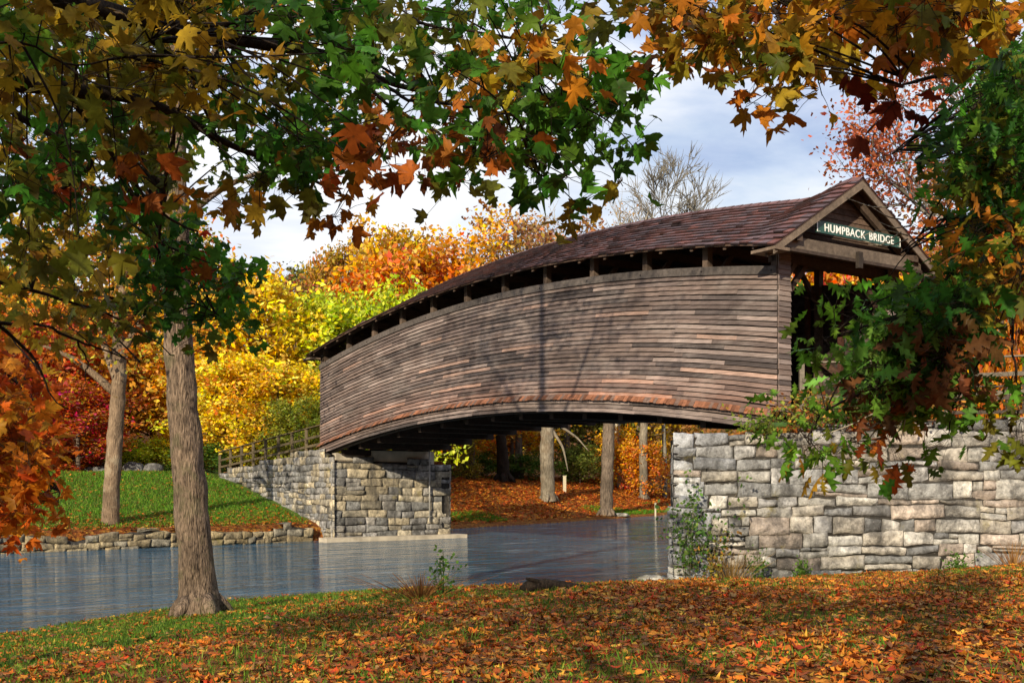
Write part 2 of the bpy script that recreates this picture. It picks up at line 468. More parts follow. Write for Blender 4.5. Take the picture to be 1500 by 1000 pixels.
# the flared drip skirt of short slanting boards, and the lower band
mb = MB(); s = .02; gs = np.random.default_rng(5)
while s < LEN-.05:
    w = gs.uniform(.13, .22); c = np.array([.25, .105, .058])*(1+gs.normal()*.3) if gs.random() < .72 else np.array([.17, .11, .09])
    w = min(w, LEN-s); a0, a1 = A(s), A(s+w); sk = .16; lo = gs.normal()*.012
    P = []
    for off in (0, -.03):
        P += [B(s+sk, -.02, ZL+.06+a0+off), B(s+w+sk-.008, -.02, ZL+.06+a1+off), B(s+w-.008, -.30, ZL-.14+a1+off+lo), B(s, -.30, ZL-.14+a0+off+lo)]
    mb.box8(P, np.clip(c, .01, 1)); s += w
mb.build('drip_skirt', M_TIMBER, bridge)
mb = MB(); clapboards(mb, .15, LEN-.1, -.10, -1, ZL-.60, 3, .155, gs, False, 2.5, 5)
arcbar(mb, .2, LEN-.2, -.095, -.03, ZL-.59, ZL-.1, (.02, .015, .013))
mb.build('lower_band', M_SIDING, bridge)
mb = MB()
for k in range(8):
    s0 = .02+k*LEN/8; arcbar(mb, s0, s0+LEN/8-.02, -.09, .1, ZT-.02+.004*(k % 2), ZT+.24+.006*(k % 2), np.array([.1, .085, .08])*(.8+.1*(k % 4)))
for k in range(12):
    t = .2+k*3; mb.box(B(t, -.095, ZT+.1+A(t)), (.05, .03, .05), AX, (.03, .025, .025))
mb.build('cap_rail', M_TIMBER, bridge)
mb = MB(); arcbar(mb, .02, LEN, W-.1, W+.09, ZT-.02, ZT+.24, (.06, .045, .038)); mb.build('rear_cap_rail', M_TIMBER, bridge)
# posts, knee braces, tie beams
for k in range(12):
    t = .22+k*(LEN-.5)/11; a = A(t)
    for q in (.16, W-.16):
        mb = MB(); mb.box(B(t, q, (3.9+9.0)/2+a), (.24, .22, 5.1), AX, np.array([.105, .075, .058])*(1+.2*math.sin(k*2.3))); mb.build('post', M_TIMBER, bridge)
    mb = MB(); mb.box(B(t, QC, 8.85+a), (.2, W-.3, .26), AX, (.075, .048, .036)); mb.build('tie_beam', M_TIMBER, bridge)
    for q, e in ((.28, 1.25), (W-.28, W-1.25)):
        mb = MB(); mb.bar(B(t, q, 7.6+a), B(t, e, 8.75+a), .13, .16, (.09, .06, .045)); mb.build('knee_brace', M_TIMBER, bridge)
for q in (.1, W-.1):
    mb = MB(); arcbar(mb, -.75, LEN+.4, q-.12, q+.12, 8.98, 9.18, (.085, .058, .045)); mb.build('wall_plate', M_TIMBER, bridge)
# inside truss timbers seen through the portal
for k in range(5):
    mb = MB(); t = .6+k*1.45
    mb.box(B(t, W-.36, 5.9+A(t)), (.15, .15, 4.), AX, (.075, .03, .02)); mb.build('truss_stud', M_TIMBER, bridge)
mb = MB(); mb.bar(B(.4, W-.5, 4.3), B(5.6, W-.5, 7.9), .14, .2, (.09, .05, .035)); mb.build('truss_brace', M_TIMBER, bridge)
# floor
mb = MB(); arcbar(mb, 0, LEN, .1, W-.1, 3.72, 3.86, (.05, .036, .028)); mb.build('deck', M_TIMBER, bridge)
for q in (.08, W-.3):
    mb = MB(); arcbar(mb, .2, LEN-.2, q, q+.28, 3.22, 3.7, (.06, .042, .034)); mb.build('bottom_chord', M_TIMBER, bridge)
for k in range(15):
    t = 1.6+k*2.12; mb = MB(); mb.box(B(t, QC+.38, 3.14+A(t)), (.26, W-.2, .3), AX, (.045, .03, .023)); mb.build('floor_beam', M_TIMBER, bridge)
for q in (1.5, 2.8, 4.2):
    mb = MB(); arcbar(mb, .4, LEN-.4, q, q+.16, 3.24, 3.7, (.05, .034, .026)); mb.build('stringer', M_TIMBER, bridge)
# roof ------------------------------------------------------------------------
S0, S1 = -.85, LEN+.75
def roofpt(s, v, side):
    gfl = float(sstep(1.5, -.6, s)); ge = float(sstep(LEN-.8, LEN+.7, s))
    zr = 10.68+A(s)+.55*gfl+.3*ge; ze = 8.83+A(s)-.10*gfl; run = W/2+.58+.5*gfl
    return zr, ze, run
def RP(s, v, side, lift=0.):
    zr, ze, run = roofpt(s, v, side)
    return B(s, QC+side*run*v, zr-(zr-ze)*v+lift)
gr_ = np.random.default_rng(11)
mb = MB(); rows = 13
for side in (-1, 1):
    for i in range(rows):
        s = S0
        while s < S1-.02:
            w = gr_.uniform(.22, .55) if side < 0 else 1.2
            w = min(w, S1-s); v0 = i/rows; v1 = (i+1)/rows+.012+gr_.normal()*.006
            k = gr_.random(); c = np.array([(.135, .056, .052), (.11, .05, .05), (.16, .062, .052), (.09, .055, .062), (.13, .08, .085)][int(k*5)])*(1+gr_.normal()*.12)
            l1 = .062+abs(gr_.normal())*.014; e = s+w-.006
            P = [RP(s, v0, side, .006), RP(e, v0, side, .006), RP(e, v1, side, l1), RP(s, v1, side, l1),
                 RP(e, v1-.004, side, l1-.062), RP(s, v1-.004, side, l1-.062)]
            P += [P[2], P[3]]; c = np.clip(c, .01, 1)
            mb.add(P, [(0, 1, 2, 3), (7, 6, 4, 5), (1, 4, 6), (0, 7, 5)], np.array([c, c, c, c, c*.22, c*.22, c*.3, c*.3])); s += w  # butt edges coloured darker to paint a shadow line under each course
    ss = np.linspace(S0+.02, S1-.02, 70)           # boarding under the shingles
    V = []
    for s in ss: V += [RP(s, 0, side, -.01), RP(s, .995, side, -.01), RP(s, .995, side, -.06), RP(s, 0, side, -.06)]
    F = []
    for i in range(len(ss)-1):
        b = 4*i; F += [(b, b+1, b+5, b+4), (b+1, b+2, b+6, b+5), (b+2, b+3, b+7, b+6)]
    F += [(0, 1, 2, 3), tuple(4*len(ss)-4+k for k in (3, 2, 1, 0))]
    mb.add(V, F, (.10, .062, .045))
s = S0                                             # ridge shingles
while s < S1-.05:
    w = min(.42, S1-s)
    P = [RP(s, .0, 1, .075), RP(s+w, .0, 1, .06), RP(s+w, .06, 1, .04), RP(s, .06, 1, .055), RP(s+w, .06, -1, .04), RP(s, .06, -1, .055)]
    mb.add(P, [(0, 1, 2, 3), (1, 0, 5, 4)], np.array([.12, .06, .058])*(1+gr_.normal()*.15)); s += w
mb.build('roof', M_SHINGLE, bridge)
for k in range(23):
    t = .3+k*1.48
    for side in (-1, 1):
        mb = MB(); P = []
        for ds in (-.06, .06):
            P += [RP(t+ds, .02, side, -.2), RP(t+ds, .97, side, -.2), RP(t+ds, .97, side, -.065), RP(t+ds, .02, side, -.065)]
        mb.box8(P, (.105, .07, .052)); mb.build('rafter', M_TIMBER, bridge)
# near portal -----------------------------------------------------------------
def portal(sp, sgn):
    for q0, q1 in ((.0, .52), (W-.52, W)):
        mb = MB()
        for i in range(31):
            z = 3.86+i*EXP; c = boardcol(gs, max(0, 1-i/6.)*.6); x = gs.normal()*.012
            P = [B(sp-sgn*.045, q0+.0+x, z), B(sp-sgn*.045, q1+x, z), B(sp-sgn*.01, q1+x, z+EXP*1.03), B(sp-sgn*.01, q0+x, z+EXP*1.03),
                 B(sp+sgn*.02, q0+x, z), B(sp+sgn*.02, q1+x, z), B(sp+sgn*.02, q1+x, z+EXP), B(sp+sgn*.02, q0+x, z+EXP)]
            mb.add(P, [(0, 1, 2, 3), (0, 4, 5, 1), (1, 5, 6, 2), (0, 3, 7, 4)], c)
        mb.build('portal_siding', M_SIDING, bridge)
    mb = MB(); mb.box(B(sp+sgn*.3, QC, 8.56), (.3, W-.1, .3), AX, (.06, .04, .03)); mb.build('portal_beam', M_TIMBER, bridge)
    # gable wall of horizontal boards, recessed behind the rake
    mb = MB(); n = 11; zb = 8.78
    for i in range(n):
        z0 = zb+i*.19; z1 = z0+.185; s = sp-sgn*.1
        zr, ze, run = roofpt(s, 0, 1)
        def half(z): return max(0.03, (zr-.14-z)/(zr-ze)*run)
        c = np.array([.10, .066, .05])*(1+gs.normal()*.25)
        if z1 > zr-.2: break
        P = [B(s-sgn*.03, QC-half(z0), z0), B(s-sgn*.03, QC+half(z0), z0), B(s, QC+half(z1), z1), B(s, QC-half(z1), z1), B(s+sgn*.03, QC-half(z0), z0), B(s+sgn*.03, QC+half(z0), z0)]
        mb.add(P, [(0, 1, 2, 3), (0, 4, 5, 1)], c)
    mb.build('gable_wall', M_TIMBER, bridge)
    se = sp-sgn*.83
    for side in (-1, 1):                           # barge boards
        mb = MB(); P = []
        for ds in (0, sgn*.05):
            P += [RP(se+ds, 0., side, -.30), RP(se+ds, 1.0, side, -.27), RP(se+ds, 1.0, side, -.04), RP(se+ds, 0., side, -.04)]
        mb.box8(P, (.17, .13, .10)); mb.build('barge_board', M_TIMBER, bridge)
        mb = MB(); P = []
        for ds in (sgn*.45, sgn*.57):
            P += [RP(se+ds, 0.02, side, -.5), RP(se+ds, .95, side, -.46), RP(se+ds, .95, side, -.14), RP(se+ds, .02, side, -.14)]
        mb.box8(P, (.085, .06, .046)); mb.build('gable_rafter', M_TIMBER, bridge)
        mb = MB(); c = RP(se+sgn*.42, .93, side, -.34); mb.box(c, (.95, .62, .09), AX, (.17, .125, .095)); mb.build('eave_return', M_TIMBER, bridge)
    mb = MB(); mb.box(B(se+sgn*.32, QC, 8.82), (.16, W+.75, .36), AX, (.15, .115, .09)); mb.build('gable_plank', M_TIMBER, bridge)
    mb = MB(); mb.box(B(se+sgn*.27, QC, 8.59), (.2, W+.7, .1), AX, (.06, .042, .034)); mb.build('gable_sill', M_TIMBER, bridge)
    mb = MB(); mb.box(B(se+sgn*.13, QC, 8.6), (.12, .2, .5), AX, (.04, .03, .025)); mb.build('pendant', M_TIMBER, bridge)
    for q, e in ((.55, 1.5), (W-.55, W-1.5)):
        mb = MB(); mb.bar(B(sp+sgn*.3, q, 7.3), B(sp+sgn*.3, e, 8.42), .14, .16, (.075, .045, .032)); mb.build('portal_brace', M_TIMBER, bridge)
portal(0., 1); portal(LEN, -1)
# sign --------------------------------------------------------------------------
M_GREEN = plain('green_sign_paint', (.018, .062, .05), .45, .4, var=.3, sc=5.)
M_WHITE = plain('white_sign_paint', (.78, .78, .76), .5, .4, var=.06)
sq0, sq1, ss_, sz = .95, 4.95, -.62, 9.42
sign = thing('bridge_sign', 'green name sign with white capital letters fixed across the bridge gable', 'sign', tuple(B(ss_, (sq0+sq1)/2, sz)))
mb = MB(); ch = .06
mb.box(B(ss_, (sq0+sq1)/2, sz), (.05, sq1-sq0, .36), AX); mb.build('board', M_GREEN, sign)
for e, d in ((sq0, 1), (sq1, -1)):
    mb = MB(); f = ss_-.0285
    mb.box(B(f, e+d*.03, sz), (.006, .035, .30), AX)
    mb.bar(B(f, e+d*.045, sz+.155), B(f, e+d*.15, sz+.14), .006, .025, up=AX[0]); mb.bar(B(f, e+d*.045, sz-.155), B(f, e+d*.15, sz-.14), .006, .025, up=AX[0])
    mb.build('border_bracket', M_WHITE, sign)
def text_mesh(txt, size, name):
    cu = bpy.data.curves.new(name, 'FONT'); cu.body = txt; cu.size = size; cu.extrude = .006; cu.offset = .003
    cu.align_x = 'CENTER'; cu.align_y = 'CENTER'; cu.space_character = 1.12; cu.space_word = 1.1
    o = bpy.data.objects.new(name, cu); COL.objects.link(o)
    bpy.context.view_layer.update()
    me = bpy.data.meshes.new_from_object(o.evaluated_get(bpy.context.evaluated_depsgraph_get()))
    bpy.data.objects.remove(o); bpy.data.curves.remove(cu)
    return me
words = [text_mesh(w_, .34, 'lettering') for w_ in ('HUMPBACK', 'BRIDGE')]
ext = [(min(v.co.x for v in m_.vertices), max(v.co.x for v in m_.vertices)) for m_ in words]
wd = [e[1]-e[0] for e in ext]; gap = .2; kx = 3.3/(sum(wd)+gap)
ysz = [v.co.y for v in words[0].vertices]; ky = .245/(max(ysz)-min(ysz)); cy = (max(ysz)+min(ysz))/2
x0 = -1.65
for m_, e, w_ in zip(words, ext, wd):              # local x -> along the board, y -> up, z -> out of the board
    m_.materials.clear(); m_.materials.append(M_WHITE)
    m_.transform(Matrix.Translation((-e[0], -cy, 0)))
    m_.transform(Matrix(((RD[0]*kx, 0, -BD[0], RD[0]*x0), (RD[1]*kx, 0, -BD[1], RD[1]*x0), (0, ky, 0, 0), (0, 0, 0, 1))))
    lo = link('lettering', m_, sign); lo.location = tuple(-np.array(AX[0])*.032+np.array([0, 0, .005]))
    x0 += (w_+gap)*kx

# ---------------------------------------------------------------- masonry
PAL_NEAR = [(.38, .365, .345), (.45, .435, .41), (.30, .30, .30), (.35, .345, .35), (.43, .395, .35), (.38, .32, .28), (.22, .222, .23)]
PAL_FAR = [(.30, .285, .27), (.37, .33, .26), (.25, .245, .245), (.42, .36, .26), (.20, .2, .2)]
PAL_BANK = [(.34, .27, .16), (.40, .33, .21), (.27, .22, .14), (.22, .2, .16)]
def masonry(mb, p0, p1, zb, zt, ch, lens, depth, g, pal, jit=.03, cap=.5, res=.13, blue=-1, trim=(0., 0.)):
    p0 = np.array(p0, float); p1 = np.array(p1, float); L = np.linalg.norm(p1-p0)
    u = (p1-p0)/L; nrm = np.array([u[1], -u[0]])
    lo = min(zb(t) for t in np.linspace(0, L, 20)); hi = max(zt(t) for t in np.linspace(0, L, 40))
    lines = [lo]
    while lines[-1] < hi: lines.append(lines[-1]+g.uniform(*ch))
    ph = g.uniform(0, 9, len(lines))
    def zl(i, t): return lines[i]+.05*math.sin(t*.55+ph[i])+.03*math.sin(t*1.7+ph[i]*2)
    def P(t, z, o):
        xy = p0+u*t+nrm*o; return (xy[0], xy[1], z)
    def block(a, b, z00, z10, z01, z11, c):
        bl = b-a; bh = (z01-z00+z11-z10)/2
        nu = max(4, int(bl/res)+2); nv = max(4, int(bh/res)+2); V = []; F = []; cols = []
        prot = g.uniform(-.02, .05); seed = g.uniform(0, 50); tl = g.normal()*.03; tv = g.normal()*.03
        gap = .005
        rx = min(.2, .022/bl); ry = min(.2, .022/bh)
        def par(i, n, r): return 0. if i == 0 else 1. if i == n else r+(1-2*r)*(i-1)/(n-2)
        def edg(i, n): return 0. if i in (0, n) else .72 if i in (1, n-1) else 1.
        for j in range(nv+1):
            for i in range(nu+1):
                x = par(i, nu, rx); y = par(j, nv, ry)
                e = min(edg(i, nu), edg(j, nv))
                t = a+gap+(bl-2*gap)*x; z = (z00*(1-x)+z10*x)*(1-y)+(z01*(1-x)+z11*x)*y
                z += gap*(1-2*y)
                q = Vector((t*2.1+seed, z*2.1, seed))
                w = mnoise.noise(q)*.6+mnoise.noise(q*2.7)*.45+mnoise.noise(q*6.1)*.3
                rnd = .7
                t += .028*mnoise.noise(q*1.9+Vector((3, 1, 7)))*rnd*2; z += .026*mnoise.noise(q*1.9+Vector((9, 4, 2)))*rnd*2
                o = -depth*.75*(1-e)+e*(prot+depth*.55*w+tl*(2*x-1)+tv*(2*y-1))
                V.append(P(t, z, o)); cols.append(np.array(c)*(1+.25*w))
        for j in range(nv):
            for i in range(nu):
                k = j*(nu+1)+i; F.append((k, k+1, k+nu+2, k+nu+1))
        top = nv*(nu+1)
        n = len(V)
        for i in range(nu+1):
            v = V[top+i]; V.append((v[0]-nrm[0]*cap, v[1]-nrm[1]*cap, v[2]-.02)); cols.append(np.array(c)*.8)
        for i in range(nu): F.append((top+i, top+i+1, n+i+1, n+i))
        mb.add(V, F, np.clip(np.array(cols), 0, 1))
    for r in range(len(lines)-1):
        t = -g.uniform(0, .3)
        while t < L-.05:
            bl = g.uniform(*lens)*(1.25 if g.random() < .25 else 1)
            a = max(0 if blue < 0 else g.uniform(-.05, .06)-.17*(lines[r] < 1.0), t) if t <= 0 else t; b = min(L, t+bl)
            if L-b < .25: b = L
            t = b if b < L else L+1
            mid = (a+b)/2
            if b-a < .12: continue
            if zl(r+1, mid) < zb(mid)-.05: continue
            if zl(r+1, mid) > zt(mid)+.12: continue
            c = np.array(pal[g.integers(len(pal))] if mid > blue else [(.36, .37, .40), (.42, .42, .43), (.3, .31, .34)][g.integers(3)])*(1+np.clip(g.normal(), -2, 2)*.2)
            j = lambda: g.normal()*jit*.6
            z = (zl(r, a)+j(), zl(r, b)+j(), zl(r+1, a)+j(), zl(r+1, b)+j())
            k = g.random()
            if k < .11 and b-a > .5:               # two thin stones in place of one
                f = g.uniform(.35, .65); m0 = z[0]*(1-f)+z[2]*f; m1 = z[1]*(1-f)+z[3]*f
                block(a, b, z[0], z[1], m0, m1, c)
                c2 = np.array(pal[g.integers(len(pal))])*(1+g.normal()*.12)
                if k < .055: h = a+(b-a)*g.uniform(.3, .7); mh = (m0+m1)/2; zh = (z[2]+z[3])/2; block(a, h, m0, mh, z[2], zh, c2); block(h, b, mh, m1, zh, z[3], c)
                else: block(a, b, m0, m1, z[2], z[3], c2)
            else: block(a, b, *z, c)
    # mortar core
    ts = np.linspace(trim[0], L-trim[1], max(2, int(L/.8))); V = []; F = []
    for t in ts: V += [P(t, zb(t)-.3, -.07), P(t, zt(t)-.14, -.07), P(t, zt(t)-.14, -.55), P(t, zb(t)-.3, -.55)]
    for i in range(len(ts)-1):
        for k in range(4): F.append((4*i+k, 4*i+(k+1) % 4, 4*i+4+(k+1) % 4, 4*i+4+k))
    e = 4*(len(ts)-1); F += [(0, 1, 2, 3), (e+3, e+2, e+1, e)]
    mb.add(V, F, (.045, .04, .035))

gw = np.random.default_rng(21)
wall = thing('stone_wall', 'high near retaining wall of rough pale limestone blocks under the bridge portal', 'stone wall', (10, 32.4, -1))
mb = MB()
CORN = (4.75, 32.5)
def zt_near(t): return 3.02+.1*math.sin(t*1.3)+.62*float(sstep(1.5, 5.2, t))+.12*math.sin(t*.8+1)
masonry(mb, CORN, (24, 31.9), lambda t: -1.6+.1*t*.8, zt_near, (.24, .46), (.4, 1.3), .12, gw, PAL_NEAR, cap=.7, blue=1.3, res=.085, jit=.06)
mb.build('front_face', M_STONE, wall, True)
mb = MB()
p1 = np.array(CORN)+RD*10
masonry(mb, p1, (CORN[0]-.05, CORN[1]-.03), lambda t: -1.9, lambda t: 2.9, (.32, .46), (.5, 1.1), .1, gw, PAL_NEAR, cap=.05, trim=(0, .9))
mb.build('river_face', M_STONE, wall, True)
mb = MB()
for k in range(5): mb.box(B(1.15, .2+k*1.3, 2.95), (1.1, 1.22, .5), AX, np.array([.33, .31, .28])*(1+.1*math.sin(k*3)))
mb.build('bridge_seat', M_STONE, wall)

farw = thing('stone_abutment', 'far abutment of grey and ochre stone rising from the water with a long wing wall', 'abutment', tuple(B(31, 2, -1.3)))
SF = 30.85
a0 = B(SF, -.3, 0)[:2]; a1 = B(SF, 7., 0)[:2]
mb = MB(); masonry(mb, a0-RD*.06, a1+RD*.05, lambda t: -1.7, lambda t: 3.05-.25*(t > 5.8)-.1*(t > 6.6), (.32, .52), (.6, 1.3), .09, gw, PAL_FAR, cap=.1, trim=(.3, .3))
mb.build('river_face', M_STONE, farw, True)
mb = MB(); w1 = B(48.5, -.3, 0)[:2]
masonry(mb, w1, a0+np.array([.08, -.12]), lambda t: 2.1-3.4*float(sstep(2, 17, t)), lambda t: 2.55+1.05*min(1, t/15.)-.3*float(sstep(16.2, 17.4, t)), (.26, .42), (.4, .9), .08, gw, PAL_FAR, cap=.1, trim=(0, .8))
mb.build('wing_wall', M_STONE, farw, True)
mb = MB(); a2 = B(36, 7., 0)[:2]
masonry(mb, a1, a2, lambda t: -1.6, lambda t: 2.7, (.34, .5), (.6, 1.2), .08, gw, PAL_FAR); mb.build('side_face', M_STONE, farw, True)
M_CONC = plain('pale_concrete', (.42, .37, .30), .9, .2, var=.3, sc=1.6)
mb = MB()
mb.box(B(SF+1.0, 4.1, 3.12), (1.6, 3.9, .8), AX); mb.box(B(SF+1.4, 1.0, 3.1), (1.8, 1.7, .55), AX)
mb.build('concrete_seat', M_CONC, farw)
mb = MB(); mb.box(B(SF-.35, 3.3, -1.38), (1.0, 8.6, .5), AX); mb.build('footing', M_CONC, farw)
mb = MB(); mb.box(B(SF+1.8, 3.3, -.2), (3.4, 7.0, 6), AX, (.1, .095, .09)); mb.build('core', M_STONE, farw)
M_PIPE = plain('galvanised_pipe', (.34, .33, .31), .5, .5, .3)
pipe = thing('gauge_pipe', 'thin pale gauge pipe fixed upright on the far stone abutment', 'pipe', tuple(B(SF-.12, 5.6, -1)))
mb = MB(); mb.tube([B(SF-.14, 5.55, 4.1), B(SF-.16, 5.55, 1.5), B(SF-.17, 5.55, -.4)], .045, 8); mb.build('tube', M_PIPE, pipe, True)
for z in (3., 1.2, -.1):
    mb = MB(); mb.box(B(SF-.12, 5.55, z), (.16, .2, .05), AX); mb.build('bracket', M_PIPE, pipe)
# low revetment along the far bank
rev = thing('stone_revetment', 'low bank wall of squared yellowish stones edging the far lawn', 'stone wall', (-22, 48, -1.2))
gb = np.random.default_rng(8); mb = MB()
pts = [(-46, 30.5), (-34, 39.1), (-22.6, 47.7), (-16.5, 53.2), (-10.6, 58.7)]
for a, b in zip(pts[:-1], pts[1:]):
    masonry(mb, a, b, lambda t: -1.75, lambda t: -.62+.16*math.sin(t*1.1)+.1*math.sin(t*2.9+1), (.24, .46), (.35, 1.1), .1, gb, PAL_BANK, .09, .8, res=.1)
mb.build('stones', M_STONE, rev, True)

# approach embankments
def slab(name, ring, ztop, zbot, mat):
    mb = MB(); n = len(ring)
    V = [(x, y, ztop(x, y)) for x, y in ring]+[(x, y, zbot) for x, y in ring]
    F = [tuple(range(n)), tuple(range(2*n-1, n-1, -1))]+[(i, i+n, (i+1) % n+n, (i+1) % n) for i in range(n)]
    mb.add(V, F, (.75, 0, 0)); o = mb.build(name, mat); tag(o, kind='structure'); return o
slab('approach_bank', [(5.6, 32.75), (7.4, 32.55), (24, 32.3), (30, 33.), (34, 46), (20, 44), (12.2, 36.9), (7.2, 33.9)], lambda x, y: 3.0 if x < 7.3 and y < 35 else (3.35 if y < 32.7 else 3.85), -1.9, M_TURF)
c0 = [B(SF+.5, .0, 0)[:2], B(48.5, 0., 0)[:2], B(54, 2, 0)[:2], B(54, 7.0, 0)[:2], B(SF+.5, 6.8, 0)[:2]]
slab('far_approach_bank', [tuple(c) for c in c0], lambda x, y: 3.0 if y < 65 else 2.5, -1.5, M_TURF)

# ---------------------------------------------------------------- timber fences
M_RAIL = wood_mat('fence_wood', (4, 4, 4), .5)
def fence(label, pts, h, rails, col, group=None, pw=.14, rh=.13):
    pts = [np.array(p, float) for p in pts]
    t = thing('rail_fence', label, 'fence', tuple(pts[0]), group)
    for p in pts:
        mb = MB(); mb.box(p+np.array([0, 0, h/2-.15]), (pw, pw, h+.3), None, np.array(col)*rng.uniform(.85, 1.2)); mb.build('post', M_RAIL, t)
    for k in rails:
        mb = MB()
        for a, b in zip(pts[:-1], pts[1:]):
            off = np.array([0, -.0, 0])
            mb.bar(a+[0, -pw/2-.03, k], b+[0, -pw/2-.03, k], .055, rh, np.array(col)*rng.uniform(.85, 1.15))
        mb.build('rail', M_RAIL, t)
    mb = MB()
    for a, b in zip(pts[:-1], pts[1:]): mb.bar(a+[0, 0, h+.035], b+[0, 0, h+.035], .22, .05, np.array(col)*1.15)
    mb.build('top_rail', M_RAIL, t)
    return t
fz = 3.9
fence('grey timber rail fence running from the bridge portal along the top of the near wall', [(8.75, 33.2, fz), (11.0, 33.15, fz+.05), (13.1, 33.1, fz+.1), (15.45, 33.05, fz+.2), (18.2, 33, fz+.3), (21, 33, fz+.35)], 1.4, (.35, .9), (.17, .145, .115))
fence('dark timber rail fence on the far side of the approach road behind the near fence', [(15.5, 39.8, 3.9), (18., 39.9, 3.95), (20.5, 40, 4.), (23, 40, 4.05), (26, 40, 4.1)], 1.25, (.35, .85), (.07, .055, .045))
fp = [B(33.1+k*2.05, .1, 3.62-.066*k*2.05) for k in range(9)]
fence('brown timber railing sloping down the ramp at the far end of the bridge', fp, 1.3, (.3, .75), (.11, .085, .05), pw=.16)

# ---------------------------------------------------------------- trees
def grow(g, height, cbase, spread, n_limb, tr, lean=(0, 0), up=.55, sub=4, wob=.25, profile=None):
    """skeleton of a tree at the origin: list of (pts, radii), list of leaf anchor points"""
    br = []; an = []
    k = 9; zs = np.linspace(0, height*.93, k)
    tx = np.cumsum(g.normal(size=k)*wob*.3)*zs/height+lean[0]*zs; ty = np.cumsum(g.normal(size=k)*wob*.3)*zs/height+lean[1]*zs
    tp = np.column_stack([tx, ty, zs]); rad = tr*(1-.86*(zs/height)); rad[0] *= 1.35
    br.append((tp, rad)); az = g.uniform(0, 6)
    for i in range(n_limb):
        f = cbase+(1-cbase)*((i+.5)/n_limb)**.9*.97
        z = f*height*.93
        p = np.array([np.interp(z, zs, tx), np.interp(z, zs, ty), z])
        az += 2.4+g.normal()*.35
        ff = (f-cbase)/(1-cbase)
        pr = math.sin(math.pi*min(1, .22+.78*ff))**.6 if profile is None else profile(ff)
        L = spread*(.35+.65*pr)*g.uniform(.7, 1.18)
        dirv = np.array([math.cos(az), math.sin(az), up*g.uniform(.4, 1.3)*(.5+ff)]); dirv /= np.linalg.norm(dirv)
        n = 6; t = np.linspace(0, 1, n)[:, None]
        pts = p+dirv*L*t+np.array([0, 0, .18*L])*t**2*(1 if up > 0 else -1)+np.cumsum(g.normal(size=(n, 3))*L*.03, 0)*t
        r0 = max(.012, min(np.interp(z, zs, rad)*.6, .022*L))
        br.append((pts, r0*(1-.85*t[:, 0])))
        an += [pts[j] for j in (2, 3, 4, 5)]
        for s in range(sub):
            q = g.uniform(.3, .97); b = np.array([np.interp(q, t[:, 0], pts[:, c]) for c in range(3)])
            dv = dirv*.6+g.normal(size=3)*.55; dv /= np.linalg.norm(dv); l2 = L*g.uniform(.22, .5)
            t2 = np.linspace(0, 1, 4)[:, None]
            p2 = b+dv*l2*t2+np.cumsum(g.normal(size=(4, 3))*l2*.05, 0)*t2
            br.append((p2, r0*.45*(1-.8*t2[:, 0]))); an += [p2[2], p2[3], p2[3]]
    return br, np.array(an)

def skel_mesh(br, name, mat, parent=None, seg=(10, 5), rough=0., col=(1, 1, 1)):
    mb = MB()
    for i, (p, r) in enumerate(br): mb.tube(p, r, seg[0] if i == 0 else seg[1], col, rough if i == 0 else 0)
    return mb.build(name, mat, parent, True)

def crown_mesh(name, an, g, per, rc, size, hue=.05, val=.35, flat=.75, tmpl=DIAMOND):
    n = len(an)*per
    cv = np.repeat(g.normal(size=len(an))*val*.55, per); ch = np.repeat(g.normal(size=len(an))*hue*.6, per)
    P = np.repeat(an, per, 0)+g.normal(size=(n, 3))*rc*np.array([1, 1, flat])
    S = size*g.uniform(.6, 1.35, n)
    C = np.column_stack([np.clip(1+cv+g.normal(size=n)*val*.6, .25, 2.), .5+ch+g.normal(size=n)*hue*.5, np.clip(1+g.normal(size=n)*.07, .6, 1.2)])
    return leaf_mesh(name, P, rots(n, .9, g), S, C, tmpl[0], tmpl[1])

# prototypes: skeleton mesh + crown mesh (local coordinates)
PROTO = []
def proto(seed, H, cb, sp, nl, tr, per, rc, size, up=.5, sub=4, hue=.028, val=.35):
    g = np.random.default_rng(seed); br, an = grow(g, H, cb, sp, nl, tr, up=up, sub=sub)
    mb = MB()
    for i, (p, r) in enumerate(br): mb.tube(p, r, 9 if i == 0 else 4)
    V = np.concatenate(mb.v); me = bpy.data.meshes.new('trunk'); me.from_pydata(V.tolist(), [], mb.f)
    me.polygons.foreach_set('use_smooth', np.ones(len(me.polygons), bool)); me.materials.append(M_BARKFAR); me.update()
    cm = crown_mesh('crown', an, g, per, rc, size, hue, val); cm.materials.append(M_TINT)
    PROTO.append((me, cm, H, sp))
proto(101, 16, .12, 5.2, 34, .30, 20, .55, .46)              # 0 full broad
proto(102, 17, .18, 4.4, 30, .28, 18, .5, .42, up=.8)         # 1 upright
proto(103, 14, .08, 5.6, 32, .26, 20, .6, .46, up=.35)        # 2 low and wide
proto(104, 18, .25, 4.6, 28, .3, 9, .55, .36, up=.8, val=.45) # 3 thin, half bare
proto(105, 5, .05, 2.6, 22, .08, 16, .32, .26, up=.6)         # 4 shrub
proto(106, 13, .1, 4.6, 30, .22, 22, .5, .4, up=.5, hue=.04)  # 5
def place(px, d, top, sx, kind, colr, label, group, name='autumn_tree', cat='tree', bark=None, x=None, ang=None):
    me, cm, H, spd = PROTO[kind]
    X_ = (px-750)/FPX*d if x is None else x
    z0 = h1(X_, d); zt = EYE+(HZ-top)/FPX*d
    k = (zt-z0)/H
    t = thing(name, label, cat, (X_, d, z0-.1), group)
    t.scale = (sx/spd, sx/spd, k); t.rotation_euler = (0, 0, rng.uniform(0, 6.28) if ang is None else ang)
    a = link('trunk', me, t); b = link('crown', cm, t); b.color = (*colr, 1)
    return t
